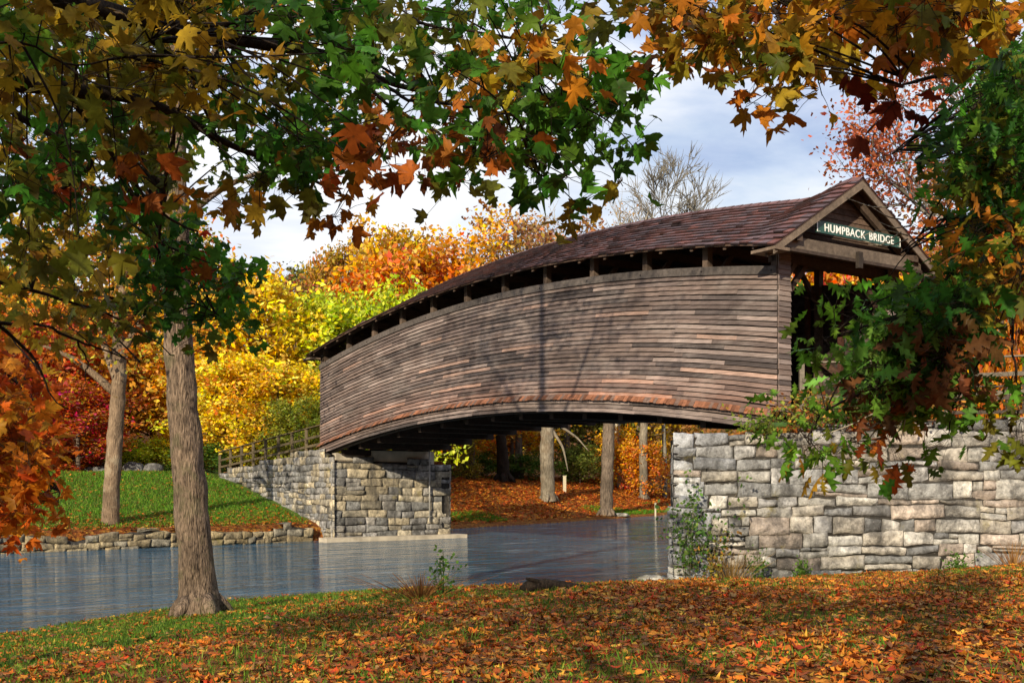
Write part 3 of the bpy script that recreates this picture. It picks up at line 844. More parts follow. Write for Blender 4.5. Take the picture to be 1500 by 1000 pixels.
YEL = (.80, .58, .03); GOLD = (.72, .38, .02); ORG = (.60, .22, .014); RED = (.44, .095, .014); LIME = (.52, .60, .04)
OLIVE = (.17, .18, .035); RUST = (.3, .13, .04); GRN = (.08, .15, .02); TAN = (.36, .2, .07)
GB = 'autumn trees on the far hillside'
BG = [
 (372, 84, 398, 5.2, 0, YEL, 'tall bright yellow tree just right of the big maple trunk'),
 (330, 92, 420, 5.5, 1, GOLD, 'golden tree half hidden behind the big maple trunk'),
 (432, 108, 412, 5.0, 3, RUST, 'rusty brown thin-leaved tree between the yellow and lime trees'),
 (487, 86, 436, 4.4, 1, LIME, 'lime green tree just left of the bridge roof end'),
 (455, 128, 396, 5.5, 0, OLIVE, 'far grey green tree at the skyline dip left of the bridge'),
 (508, 112, 366, 4.2, 0, (.36, .2, .025), 'round olive and orange tree standing on the skyline left of the bridge'),
 (566, 98, 342, 5.0, 1, (.58, .36, .025), 'tall yellow tree with brown top behind the bridge roof'),
 (622, 90, 372, 6.5, 0, ORG, 'bright orange tree glowing above the bridge roof slope'),
 (585, 84, 440, 4.5, 2, LIME, 'yellow green tree low behind the left part of the bridge roof'),
 (690, 100, 330, 6.0, 3, GOLD, 'sparse gold tree under the overhanging leaves above the roof'),
 (760, 104, 322, 6.0, 3, TAN, 'sparse tan tree behind the middle of the bridge roof'),
 (830, 112, 330, 6.0, 3, RUST, 'sparse rusty tree left of the bare pale sycamore'),
 (405, 80, 540, 4.2, 2, YEL, 'lower brilliant yellow tree above the far ramp railing'),
 (345, 78, 520, 4.0, 5, YEL, 'yellow tree touching the right side of the big maple trunk'),
 (285, 82, 470, 4.6, 1, (.74, .46, .03), 'amber tree seen left of the big maple trunk'),
 (225, 86, 400, 5.4, 0, (.66, .44, .03), 'dull gold tree behind the slim sycamore'),
 (130, 80, 430, 5.5, 0, (.55, .24, .025), 'rust gold tree at the left edge of the lawn'),
 (60, 76, 470, 5.0, 2, RED, 'crimson tree at the left behind the parked car'),
 (115, 73, 560, 3.6, 5, RED, 'low red tree between the parked car and the slim sycamore'),
 (10, 84, 400, 6.0, 1, ORG, 'orange tree at the far left edge behind the overhanging branches'),
 (-70, 80, 420, 6.0, 0, GOLD, 'gold tree just beyond the left edge of the view'),
 (440, 76, 590, 3.0, 2, (.3, .33, .04), 'low green yellow tree by the far end of the bridge'),
 (680, 112, 560, 5.0, 2, ORG, 'low orange tree seen under the left half of the arch'),
 (750, 108, 540, 5.0, 5, GOLD, 'golden orange tree seen under the arch behind the dark trunk'),
 (850, 118, 520, 5.5, 2, OLIVE, 'olive tree seen under the arch between the two grey trunks'),
 (935, 122, 500, 5.5, 0, (.38, .22, .03), 'brown gold tree seen under the arch beside the near wall'),
 (1195, 74, 380, 4.6, 5, ORG, 'orange tree seen through the bridge portal on the left'),
 (1265, 76, 372, 5.0, 0, (.5, .36, .03), 'yellow green tree seen through the bridge portal on the right'),
 (1345, 70, 400, 5.0, 2, GOLD, 'gold tree behind the right end of the bridge roof'),
 (1430, 62, 380, 4.6, 5, RUST, 'rust orange tree on the hillside at the right behind the oak branch'),
 (1500, 58, 330, 5.0, 0, (.42, .15, .025), 'orange brown tree at the right edge above the road fences'),
 (1400, 84, 250, 6.0, 3, RUST, 'tall thin rusty tree high at the right behind the oak leaves'),
]
for b in BG: place(*b, GB)
# undergrowth along the wood's edge: shrubs one can tell apart only as a row
SH = 'shrubs along the edge of the far wood'
for px, d, top, sx, c, lab in [
  (300, 77, 655, 2.4, GRN, 'dark green shrub right behind the big maple trunk'), (210, 78, 650, 2.6, LIME, 'pale green shrub behind the roadside boulders'),
  (385, 77, 640, 2.3, (.3, .3, .03), 'yellow green shrub at the foot of the far railing'), (255, 80, 640, 2.5, YEL, 'yellow shrub on the slope left of the big trunk'),
  (155, 79, 650, 2.4, ORG, 'orange shrub behind the slim sycamore'), (90, 74, 655, 2.2, RED, 'red shrub behind the parked car'),
  (775, 104, 668, 2.6, GRN, 'green bush behind the leaf bank under the arch'), (700, 104, 668, 2.4, GRN, 'green bush near the abutment under the arch'),
  (850, 108, 660, 2.8, (.14, .17, .03), 'olive bush between the grey trunks under the arch'), (940, 110, 656, 2.8, ORG, 'orange bush beside the right trunk under the arch'),
  (660, 98, 640, 2.4, (.3, .26, .03), 'yellow green bush at the corner of the far abutment'), (905, 112, 640, 2.6, GOLD, 'gold bush behind the right trunk under the arch'),
  (1410, 52, 470, 2.2, ORG, 'orange bush behind the dark road fence'), (1480, 50, 455, 2.2, (.46, .17, .02), 'orange brown bush at the right edge behind the dark road fence')]:
    place(px, d, top, sx, 4, c, lab, SH, 'shrub', 'shrub')

# woods beyond, one mass
g = np.random.default_rng(55); n = 900
cx = g.uniform(-120, 120, n); cyy = g.uniform(112, 175, n)
cz = hz(cx, cyy)+g.uniform(.5, 12, n)
keep = ~inpoly(cx, cyy, WP)
cen = np.column_stack([cx, cyy, cz])[keep]
pal = np.array([YEL, GOLD, ORG, RUST, OLIVE, TAN, GRN, RUST])
pc = pal[g.integers(len(pal), size=len(cen))]*.75
per = 46; P = np.repeat(cen, per, 0)+g.normal(size=(len(cen)*per, 3))*np.array([1.7, 1.7, 1.3])
C = np.repeat(pc, per, 0)*g.uniform(.6, 1.4, (len(P), 1))
me = leaf_mesh('woodland', P, rots(len(P), .9, g), .75*g.uniform(.6, 1.3, len(P)), C, *DIAMOND); me.materials.append(M_GRASS)
tag(link('woodland', me), 'mixed autumn woodland massed on the hill behind the distinct trees', 'woodland', kind='stuff')

# bare trees -------------------------------------------------------------------
def bare(label, px, d, top, spread, seed, mat, tr, levels=4, leaves=None, lean=0., base_z=None, cb=.3, leafsize=.3, nl=(3, 5)):
    g = np.random.default_rng(seed); X_ = (px-750)/FPX*d; z0 = h1(X_, d)-.2 if base_z is None else base_z
    H = EYE+(HZ-top)/FPX*d-z0
    t = thing('bare_tree', label, 'tree', (X_, d, z0)); mb = MB(); tips = []
    def rec(p, dv, L, r, lv):
        n = 5; tt = np.linspace(0, 1, n)[:, None]
        pts = p+dv*L*tt+np.cumsum(g.normal(size=(n, 3))*L*.035, 0)*tt+np.array([0, 0, .06*L])*tt**2
        mb.tube(pts, r*(1-.55*tt[:, 0]) if lv else r*(1-.8*tt[:, 0]), 6 if r > .06 else 3, cap=False)
        if lv == 0: tips.append(pts[-1]); tips.append(pts[2]); return
        for _ in range(g.integers(nl[0], nl[1]+1)):
            q = g.uniform(.35, 1.); b = np.array([np.interp(q, tt[:, 0], pts[:, c]) for c in range(3)])
            nv = dv+g.normal(size=3)*.48; nv[2] += .12; nv /= np.linalg.norm(nv)
            rec(b, nv, L*g.uniform(.5, .78), max(r*.58, d*.0004), lv-1)
    o = np.array([X_, d, z0]); zs = np.linspace(0, H*.62, 7)
    tp = o+np.column_stack([np.cumsum(g.normal(size=7))*.12+lean*zs, np.cumsum(g.normal(size=7))*.12, zs])
    mb.tube(tp, tr*(1-.6*zs/(H*.62)), 9, cap=False)
    for i in range(9):
        f = g.uniform(cb, 1.); b = np.array([np.interp(f*H*.62, zs, tp[:, c]) for c in range(3)])
        az = i*2.4; dv = np.array([math.cos(az)*.75, math.sin(az)*.75, g.uniform(.6, 1.2)]); dv /= np.linalg.norm(dv)
        rec(b, dv, spread*g.uniform(.55, .85), tr*.34, levels-1)
    rec(tp[-1], np.array([lean, 0, 1.]), H*.2, tr*.35, levels-1)
    mb.build('trunk', mat, t, True)
    if leaves:
        per, c, rc = leaves; an = np.array(tips); n = len(an)*per
        P = np.repeat(an, per, 0)+g.normal(size=(n, 3))*rc
        Cc = np.array(c)*g.uniform(.5, 1.5, (n, 1))*np.array([1, 1, 1])+g.normal(size=(n, 3))*.01
        me = leaf_mesh('crown', P, rots(n, .95, g), leafsize*g.uniform(.6, 1.3, n), np.clip(Cc, .004, 1), *DIAMOND, origin=loc_of(t)); me.materials.append(M_GRASS)
        link('crown', me, t)
    return t
M_TWIG = bark_mat('pale_twig', (.26, .22, .17), (.5, .45, .36))
M_TWIGG = bark_mat('grey_twig', (.12, .11, .095), (.26, .24, .2))
bare('bare pale sycamore with twisting limbs behind the middle of the roof', 905, 112, 262, 9.0, 3, M_TWIG, .34, 4, (1, (.36, .2, .06), .5))
bare('bare grey tree with a fine fan of twigs against the sky above the roof', 975, 114, 200, 9.5, 9, M_TWIGG, .26, 5, nl=(3, 6))
bare('bare cream sycamore left of the twisted one behind the roof', 800, 116, 300, 7.5, 14, M_TWIG, .28, 4, (1, (.4, .22, .04), .6))
bare('tall oak with small red brown leaves rising behind the bridge gable', 1515, 50, 40, 6.4, 23, M_TWIGG, .34, 4, (13, (.36, .1, .04), .4), lean=-.12, cb=.5, leafsize=.25)

# trunks on the leaf bank under the arch ------------------------------------------
def trunk_tree(name, label, pxs, d, rads, mat, crown=None, seed=1, seg=18, roots=0, rough=.1, limbs=(), flare=.2):
    pts = [at(px, py, d) for px, py in pxs]
    z0 = h1(pts[0][0], d); b = pts[0].copy(); b[2] = min(b[2], z0); pts[0] = b
    P = np.array(pts); n = max(12, int(np.linalg.norm(P[-1]-P[0])/.16)); tt = np.linspace(0, 1, len(P)); ti = np.linspace(0, 1, min(n, 110))
    pp = np.column_stack([np.interp(ti, tt, P[:, c]) for c in range(3)]); k = 5
    ker = np.ones(k)/k; pad = np.vstack([pp[:1]]*2+[pp]+[pp[-1:]]*2)
    pp = np.column_stack([np.convolve(pad[:, c], ker, 'valid') for c in range(3)])
    rr = np.interp(ti, tt, np.array(rads)/FPX*d)
    hgt = pp[:, 2]-pp[0, 2]; rr = rr*(1+flare*np.exp(-hgt/.28))
    t = thing(name, label, 'tree', tuple(pp[0]))
    mb = MB(); mb.tube(pp-[0, 0, .1], rr, seg, (1, 1, 1), rough, lump=.12)
    for i in range(roots):
        a = i*6.28/roots+.4; L = rr[0]*g.uniform(1.15, 1.55)
        q = [pp[0]+np.array([math.cos(a), math.sin(a), 0])*rr[0]*f+np.array([0, 0, zz]) for f, zz in ((.5, .34*rr[0]*2), (1.05, .12*rr[0]*2), (L/rr[0], -.12))]
        mb.tube(q, [rr[0]*.36, rr[0]*.24, rr[0]*.08], 8, rough=.1)
    for lp, lr in limbs: mb.tube(lp, lr, 8, rough=.06)
    mb.build('trunk', mat, t, True)
    return t
g = np.random.default_rng(77)
def smooth_line(pts, n=14):
    P = np.array(pts, float); t = np.linspace(0, 1, len(P)); ti = np.linspace(0, 1, n)
    Q = np.column_stack([np.interp(ti, t, P[:, c]) for c in range(3)])
    for _ in range(2): Q[1:-1] = (Q[:-2]+2*Q[1:-1]+Q[2:])/4
    return Q
trunk_tree('sycamore_tree', 'pale grey straight trunk on the leaf bank under the middle of the arch', [(803, 713), (801, 660), (803, 600), (808, 480), (812, 380)], 92, [10.5, 10, 10, 8, 6], M_BARKPALE, roots=3, limbs=[(smooth_line([at(806, 625, 92), at(825, 655, 91.5), at(832, 690, 91)]), np.linspace(.16, .04, 14)), (smooth_line([at(807, 615, 92), at(845, 640, 91.5), at(862, 660, 91)]), np.linspace(.14, .03, 14))])
trunk_tree('sycamore_tree', 'brown flaring trunk with spread roots near the wall under the right of the arch', [(888, 716), (890, 670), (893, 600), (897, 480), (905, 380)], 90, [9.5, 9, 8.5, 8, 6], M_BARKFAR, roots=6)
trunk_tree('maple_tree', 'short black trunk at the back of the leaf bank under the left of the arch', [(738, 692), (736, 660), (732, 620), (735, 560), (740, 480)], 98, [11, 8, 7, 5, 3], M_BARKDARK, roots=6)
trunk_tree('sycamore_tree', 'thin pale trunk at the right under the arch beside the near wall', [(943, 672), (942, 640), (945, 600), (950, 480)], 108, [6, 6, 5, 4], M_BARKPALE, roots=3)
# slim sycamore on the far lawn
F_ = trunk_tree('sycamore_tree', 'slim leaning sycamore with tan trunk on the far lawn at the left', [(160, 784), (163, 720), (170, 620), (175, 540), (174, 470), (182, 380), (190, 280)], 53.5, [13.5, 11.5, 11, 10, 9, 7, 4], M_BARKTAN, roots=5, limbs=[
  (smooth_line([at(168, 575, 53.5), at(135, 545, 53), at(100, 520, 52.4), at(60, 505, 52)]), np.linspace(.22, .06, 14)),
  (smooth_line([at(172, 560, 53.5), at(150, 500, 54), at(140, 430, 54), at(120, 370, 54)]), np.linspace(.2, .05, 14)),
  (smooth_line([at(175, 520, 53.5), at(215, 460, 53), at(240, 420, 53), at(270, 400, 53)]), np.linspace(.2, .05, 14))])
g = np.random.default_rng(31)
an = []
for _ in range(330):
    px = g.uniform(20, 320); py = 330+abs(g.normal())*95
    if py > 640 - abs(px-170)*.4: continue
    an.append(at(px, py, g.uniform(50, 57)))
an = np.array(an); per = 16; P = np.repeat(an, per, 0)+g.normal(size=(len(an)*per, 3))*.5
pal = np.array([(.6, .36, .03), (.5, .22, .02), (.38, .36, .04), (.5, .13, .015)])
C = np.repeat(pal[g.integers(4, size=len(an))], per, 0)*g.uniform(.5, 1.4, (len(P), 1))
me = leaf_mesh('crown', P, rots(len(P), .9, g), .3*g.uniform(.6, 1.3, len(P)), C, *DIAMOND, origin=loc_of(F_)); me.materials.append(M_GRASS); link('crown', me, F_)

# ---------------------------------------------------------------- the big maple at the water's edge
TD = float(ground_px(293, 903)[1]); print('TD', TD)
E_ = trunk_tree('maple_tree', 'big maple with tall bare trunk standing on the near bank at the left', [(293, 903), (289, 850), (284, 770), (276, 680), (268, 590), (261, 490), (259, 400), (257, 300), (254, 200), (250, 60), (246, -150), (244, -600), (246, -1000)], TD,
   [30, 26.5, 24.5, 23, 22, 20.5, 19.5, 18.5, 17.5, 15, 12, 7, 3], M_BARK, roots=5, seg=28, rough=.16, flare=.2, limbs=[
   (smooth_line([at(256, 240, TD), at(180, 120, TD-1), at(60, 20, TD-2), at(-60, -60, TD-3)]), np.linspace(.13, .04, 14)),
   (smooth_line([at(254, 160, TD), at(330, 60, TD+.6), at(420, -20, TD+1), at(560, -120, TD+2)]), np.linspace(.13, .04, 14)),
   (smooth_line([at(252, 60, TD), at(200, -80, TD+1.5), at(120, -200, TD+3)]), np.linspace(.12, .04, 14)),
   (smooth_line([at(258, 330, TD), at(330, 270, TD+.5), at(420, 240, TD+1.), at(500, 250, TD+1.4)]), np.linspace(.08, .015, 14))])
def inside(px, py, poly):
    return bool(inpoly(np.array([px]), np.array([py]), np.array(poly, float))[0])
g = np.random.default_rng(41)
polyE = [(-20, -60), (520, -60), (560, 60), (520, 180), (480, 250), (400, 225), (300, 225), (270, 300), (330, 350), (290, 380), (200, 390), (120, 400), (-20, 400)]
an = []
while len(an) < 200:
    px, py = g.uniform(-20, 560), g.uniform(-60, 430)
    if inside(px, py, polyE) and not (py > 225 and px > 262): an.append(at(px, py, g.uniform(12.5, 18)))
for _ in range(520):                               # the crown above the frame
    an.append(at(245, -430, TD)+g.normal(size=3)*np.array([3.6, 3.6, 2.6]))
an = np.array([a for a in an if a[2] > 3]); per = 14
P = np.repeat(an, per, 0)+g.normal(size=(len(an)*per, 3))*.33
pal = np.array([(.05, .11, .012), (.09, .15, .015), (.34, .22, .02), (.40, .24, .02), (.3, .1, .012), (.12, .14, .02)])
C = np.repeat(pal[g.choice(6, size=len(an), p=[.24, .2, .18, .16, .08, .14])], per, 0)*g.uniform(.6, 1.4, (len(P), 1))
me = leaf_mesh('crown', P, rots(len(P), .85, g, .4), .14*g.uniform(.7, 1.25, len(P)), C, *MAPLE, origin=loc_of(E_)); me.materials.append(M_LEAF); link('crown', me, E_)

# ---------------------------------------------------------------- overhanging foreground boughs
def bough_tree(name, label, root, trunk_pts, trunk_r, limbs, sprays, leaf, size, shade, seed, per=(8, 13), rad=.13, droop=.5, bark=M_BARKDARK):
    """limbs: [(pts, r0, r1)], sprays: [(point, colour)], shade: (count, centre, radii, colours)"""
    g = np.random.default_rng(seed)
    t = thing(name, label, 'tree', root)
    mb = MB(); mb.tube(smooth_line(trunk_pts, 16), np.linspace(trunk_r, trunk_r*.45, 16), 18, rough=.08)
    L = []
    for pts, r0, r1 in limbs:
        pts = [np.array(p_, float) for p_ in pts]
        if L:
            ap = np.vstack(L); dj = np.linalg.norm(ap-pts[0], axis=1); j = int(dj.argmin())
            if dj[j] < .8: pts[0] = ap[j]
        q = smooth_line(pts, 22); q[1:-1] += np.cumsum(g.normal(size=(20, 3))*.006, 0); mb.tube(q, np.linspace(r0, r1, 22), 8, rough=.12); L.append(q)
    allp = np.vstack(L); PP = []; CC = []; SS = []
    for c, col in sprays:
        dd = np.linalg.norm((allp-c)*np.array([1, 1.2, 1]), axis=1); j = int(np.argmin(dd+g.uniform(0, .25, len(dd))))
        a = allp[j]; v = c-a; ln = np.linalg.norm(v)
        if ln < 2.6:
            mid = (a+c)/2+g.normal(size=3)*.06*ln+np.array([0, 0, .05*ln])
            mb.tube(smooth_line([a, mid, c+v/max(ln, .1)*.05], 8), np.linspace(.004+.0035*min(ln, 2), .0022, 8), 4, cap=False)
        n = g.integers(*per)
        o = np.clip(g.normal(size=(n, 3)), -1.7, 1.7)*rad*np.array([1, 1, .8])
        for oo in o: mb.tube([c+oo*g.uniform(0, .25), c+oo*.6+[0, 0, .012], c+oo], [.0022, .0016, .0012], 3, (.6, .35, .2), cap=False)
        PP.append(c+o); SS.append(size*g.uniform(.6, 1.2, n))
        CC.append(np.clip(np.array(col)*g.uniform(.55, 1.45, (n, 1))*(1+g.normal(size=(n, 3))*.1), .004, 1))
    P = np.vstack(PP); S = np.concatenate(SS); C = np.vstack(CC)
    M = rots(len(P), .95, g, droop)
    if shade:  # unseen leaf clumps added outside the view to cast shade
        for k, c, rd, cols in shade:
            o = g.normal(size=(k, 3)); o /= np.linalg.norm(o, axis=1)[:, None]; o *= g.uniform(0, 1, (k, 1))**.4
            q = np.array(c)+o*np.array(rd)
            okk = (q[:, 2] > EYE+.50*np.maximum(q[:, 1], .0)+.6)
            q = q[okk]; P = np.vstack([P, q]); S = np.concatenate([S, .17*g.uniform(.7, 1.3, len(q))])
            cc = np.array(cols)[g.integers(len(cols), size=len(q))]; C = np.vstack([C, cc]); M = np.concatenate([M, rots(len(q), .7, g)])
    mb.build('trunk', bark, t, True)
    tip = np.ones(len(leaf[0])); tip[1:] = np.where(np.arange(1, len(tip)) % 3 == 0, 1.2, .9)
    me = leaf_mesh('crown', P, M, S, C, leaf[0], leaf[1], tip, origin=root); me.materials.append(M_LEAF); link('crown', me, t)
    return t
CUR = [0, 0]
HOLE = [(262, 240), (345, 262), (395, 296), (440, 318), (570, 345), (570, 470), (395, 470), (340, 372), (275, 330)]
def sample(poly, n, d, g, colf, hole=None):
    xs = [p[0] for p in poly]; ys = [p[1] for p in poly]; out = []
    while len(out) < n:
        px, py = g.uniform(min(xs), max(xs)), g.uniform(min(ys), max(ys))
        if inside(px, py, poly) and not (hole and inside(px, py, hole)): CUR[:] = [px, py]; out.append((at(px, py, g.uniform(*d)), colf(px, py, g)))
    return out
G1 = (.03, .11, .012); G2 = (.06, .17, .016); G3 = (.1, .22, .02); Y1 = (.38, .24, .016); Y2 = (.28, .19, .018); O1 = (.40, .15, .014); O2 = (.28, .075, .012); OL = (.12, .13, .014); BR = (.13, .055, .02)
def pick(g, items, w):                             # neighbouring sprays turn colour together
    u = .5+.85*mnoise.noise(Vector((CUR[0]/95., CUR[1]/80., 3.3)))+g.normal()*.13
    cw = np.cumsum(w)/sum(w)
    return items[int(np.searchsorted(cw, min(max(u, 0.001), .999)))]
def colA(px, py, g):
    if px < 330 and py < 130: return pick(g, [Y1, Y2, OL, G3], [3, 4, 3, 2])
    if 300 < px < 440 and 260 < py: return pick(g, [O1, Y2, G2], [4, 3, 2])
    if 510 < px < 690 and 140 < py < 230: return pick(g, [O1, O2, Y2, G2], [4, 2, 2, 2])
    if 650 < px < 850 and 70 < py < 160: return pick(g, [Y1, O1, G2, OL], [2, 2, 3, 2])
    if px > 780: return pick(g, [G2, G3, G1, OL], [5, 3, 3, 1])
    if py > 260 and px > 400: return pick(g, [G1, OL, O2, BR, Y2], [3, 3, 2, 2, 2])
    if px > 330: return pick(g, [G1, G2, OL, Y2, O2], [5, 4, 3, 1.4, .8])
    return pick(g, [G1, OL, Y2, O2, G2], [2.5, 3.5, 3.5, 1.2, 2])
g = np.random.default_rng(90)
polyA = [(-30, -40), (770, -40), (835, 40), (905, 90), (905, 120), (890, 160), (880, 200), (890, 220), (850, 250), (815, 272), (760, 285), (720, 268), (640, 262), (580, 245), (540, 262), (480, 292), (420, 285), (350, 250), (290, 225), (235, 260), (180, 360), (100, 390), (-30, 380)]
holeA = [(280, 245), (345, 262), (395, 300), (360, 330), (300, 335), (282, 300)]
spA = [s for s in sample(polyA, 265, (4.6, 7.6), g, colA, HOLE)]
spA += sample([(215, 330), (285, 325), (325, 380), (370, 400), (380, 480), (300, 490), (232, 482)], 34, (7.5, 9), g, lambda x, y, g: pick(g, [G2, G1, G3, OL], [4, 3, 2, 1]))
spA += sample([(-20, 410), (200, 415), (230, 470), (120, 490), (-20, 480)], 14, (7, 9), g, lambda x, y, g: pick(g, [Y2, OL, O2], [2, 3, 1]))
spA += [(at(935, 118, 5.6), G2), (at(925, 215, 6.), G3), (at(870, 40, 5.5), G2), (at(905, 262, 6.), G2), (at(845, 300, 6.), Y2), (at(490, 318, 6), O1), (at(330, 300, 6.), O1), (at(315, 395, 8), O2), (at(262, 385, 8.5), (.4, .04, .012)), (at(258, 370, 8.5), (.36, .03, .01))]
def ln(*p): return [at(x, y, d) for x, y, d in p]
RA = np.array([-1.1, -2.6, h1(-1.1, -2.6)])
limA = [([RA+[0, 0, 3.2], at(-500, -300, 3.2), at(-120, -50, 4.), at(75, 2, 5), at(180, 35, 5.2), at(290, 60, 5.5), at(400, 70, 5.8), at(480, 85, 6.2), at(560, 125, 6.6), at(640, 140, 7)], .07, .012),
  ([RA+[0, 0, 2.6], at(-700, -50, 3), at(-200, 110, 4.4), at(0, 127, 5.2), at(110, 138, 5.4), at(200, 141, 5.6), at(262, 168, 5.9), at(330, 215, 6.2), at(400, 242, 6.5), at(500, 285, 6.8)], .06, .008),
  ([RA+[0, 0, 2.4], at(-600, 60, 3.2), at(-60, 120, 5.), at(0, 150, 5.4), at(40, 190, 5.5), at(95, 222, 5.6), at(143, 247, 5.8), at(120, 268, 5.9), at(58, 300, 6.1), at(30, 330, 6.2)], .028, .006),
  (ln((108, 140, 5.4), (130, 175, 5.6), (158, 230, 5.8), (180, 282, 6.), (240, 315, 6.3), (290, 345, 6.6)), .016, .005),
  ([RA+[0, 0, 1.9], at(-700, 330, 3.4)]+ln((-60, 400, 6.5), (0, 418, 7.), (60, 432, 7.2), (130, 452, 7.4), (180, 480, 7.6), (250, 520, 7.9)), .022, .004),
  ([RA+[0, 0, 1.8], at(-700, 380, 3.4)]+ln((-60, 450, 6.8), (0, 468, 7.2), (40, 505, 7.4), (66, 545, 7.5), (72, 572, 7.6), (100, 600, 7.7)), .02, .004),
  (ln((0, 468, 7.2), (60, 474, 7.4), (110, 500, 7.5), (160, 512, 7.6), (205, 530, 7.9)), .014, .003),
  (ln((130, 452, 7.4), (160, 435, 7.6), (200, 440, 7.8), (235, 460, 8)), .009, .003),
  (ln((110, 500, 7.5), (124, 540, 7.5), (118, 580, 7.6)), .007, .002),
  (ln((480, 85, 6.2), (600, 30, 6.6), (700, 55, 6.8), (800, 70, 7)), .014, .004),
  (ln((540, 112, 6.5), (590, 140, 6.4), (660, 143, 6.3), (760, 150, 6.2), (860, 160, 6.)), .012, .004),
  (ln((500, 90, 6.2), (560, 155, 6.3), (620, 190, 6.2), (700, 230, 6.1), (790, 255, 6.)), .012, .003),
  (ln((330, 215, 6.2), (300, 150, 6.2), (330, 60, 6.2), (420, -20, 6.2)), .01, .004),
  (ln((258, 165, 5.9), (235, 350, 7.6), (250, 410, 8.), (320, 455, 8.4), (385, 500, 8.6)), .012, .003),
  ([RA+[0, 0, 3.], at(-600, -80, 3.)]+ln((-60, 60, 4.5), (40, 50, 4.6), (120, 95, 4.8), (220, 60, 5)), .01, .003)]
SHC = [G2, OL, Y2, Y1, O1]
bough_tree('maple_tree', 'maple spreading dark boughs of green and gold leaves across the upper left', tuple(RA), [RA-[0, 0, .2], RA+[0, 0, 2.5], RA+[-.1, .1, 6], RA+[.1, .3, 12]], .36, limA, spA, MAPLE, .115,
  [(2000, (-7.2, 2.5, 7.2), (3.8, 5.5, 2.4), SHC), (600, (-4.6, -2, 12.2), (3., 4., 2.4), SHC), (1250, (-6.0, -3.2, 7.3), (3., 3., 1.8), SHC)], 60, bark=M_BARKDARK)
def colB(px, py, g): return pick(g, [Y1, O1, Y2, OL, O2, (.44, .22, .014)], [3.4, 2.2, 3, 1.6, .7, 2])
g = np.random.default_rng(91)
polyB = [(885, -40), (1480, -40), (1470, 40), (1420, 60), (1330, 65), (1265, 75), (1230, 85), (1185, 105), (1120, 95), (1095, 115), (1060, 95), (1010, 75), (990, 60), (985, 30), (925, 5)]
spB = sample(polyB, 88, (4.8, 6.8), g, colB)
spB += [(at(1100, 150, 5.4), O1), (at(975, 75, 5.6), O1), (at(1310, 150, 5.2), (.10, .016, .008)), (at(1200, 130, 5.6), Y1), (at(920, 20, 5.4), OL)]
RB = np.array([4.6, -1.0, h1(4.6, -1.)])
limB = [([RB+[0, 0, 3.], at(2100, -260, 3.2), at(1500, -60, 4.6), at(1330, -20, 5.4), at(1200, 10, 5.8), at(1080, -5, 6.2), at(960, -20, 6.6)], .05, .008),
  (ln((1080, -10, 6.2), (1084, 30, 6.), (1088, 55, 5.9), (1080, 80, 5.8)), .012, .003), (ln((1120, -20, 6.), (1140, 35, 5.9), (1165, 55, 5.8), (1195, 63, 5.7)), .01, .003),
  (ln((1300, -10, 5.5), (1340, 40, 5.5), (1350, 60, 5.5), (1312, 140, 5.2)), .01, .002), (ln((1330, -20, 5.4), (1390, 20, 5.6), (1440, 50, 5.8)), .01, .003)]
bough_tree('maple_tree', 'maple hanging golden orange leaves into the upper right against the sky', tuple(RB), [RB-[0, 0, .2], RB+[0, 0, 3], RB+[.2, 0, 6], RB+[.2, .3, 10]], .3, limB, spB, MAPLE, .122,
  [(500, (5.4, 2.0, 7.6), (3., 3.2, 2.0), SHC)], 61)
def colC(px, py, g):
    if px > 1420 and py > 240: return pick(g, [G1, Y2, O1, OL], [4, 3, 1.6, 3])
    if px < 1300 and py < 560: return pick(g, [(.15, .32, .05), (.1, .25, .03), (.2, .34, .08)], [4, 4, 2])  # brighter greens paint the left side of the oak as sunlit
    if py > 540: return pick(g, [OL, BR, Y2, G3, (.13, .28, .04)], [3, 1, 2, 3, 3])
    return pick(g, [G1, G2, OL, (.03, .1, .015), G3, BR], [4, 4, 1.2, 2, 2, .5])
g = np.random.default_rng(92)
polyC = [(1520, 50), (1460, 75), (1430, 110), (1425, 170), (1395, 215), (1378, 240), (1390, 280), (1402, 310), (1400, 350), (1378, 400), (1330, 432), (1270, 445), (1262, 475), (1285, 505), (1265, 525), (1255, 545), (1280, 562), (1310, 572), (1350, 560), (1385, 535), (1415, 460), (1520, 390)]
spC = sample([(1520, 60), (1450, 100), (1428, 230), (1425, 420), (1340, 490), (1400, 495), (1520, 390)], 60, (8., 10.), g, colC)+sample(polyC, 180, (7.2, 9.6), g, colC)
spC += sample([(1265, 545), (1330, 510), (1390, 530), (1370, 580), (1300, 590), (1265, 575)], 28, (7.6, 9), g, colC)
spC += [(at(x, y, 8.), c) for x, y, c in ((1205, 495, G3), (1222, 455, G3), (1195, 545, G3), (1185, 600, G3), (1195, 650, G3), (1205, 665, Y2), (1255, 640, OL), (1270, 655, G3), (1395, 610, G3), (1392, 640, G3), (1480, 560, G3), (1490, 590, G3), (1495, 615, OL), (1300, 640, O2), (1490, 640, OL), (1170, 630, G3), (1280, 445, G3), (1430, 590, OL))]
RC = np.array([6.6, 9.4, h1(6.6, 9.4)])
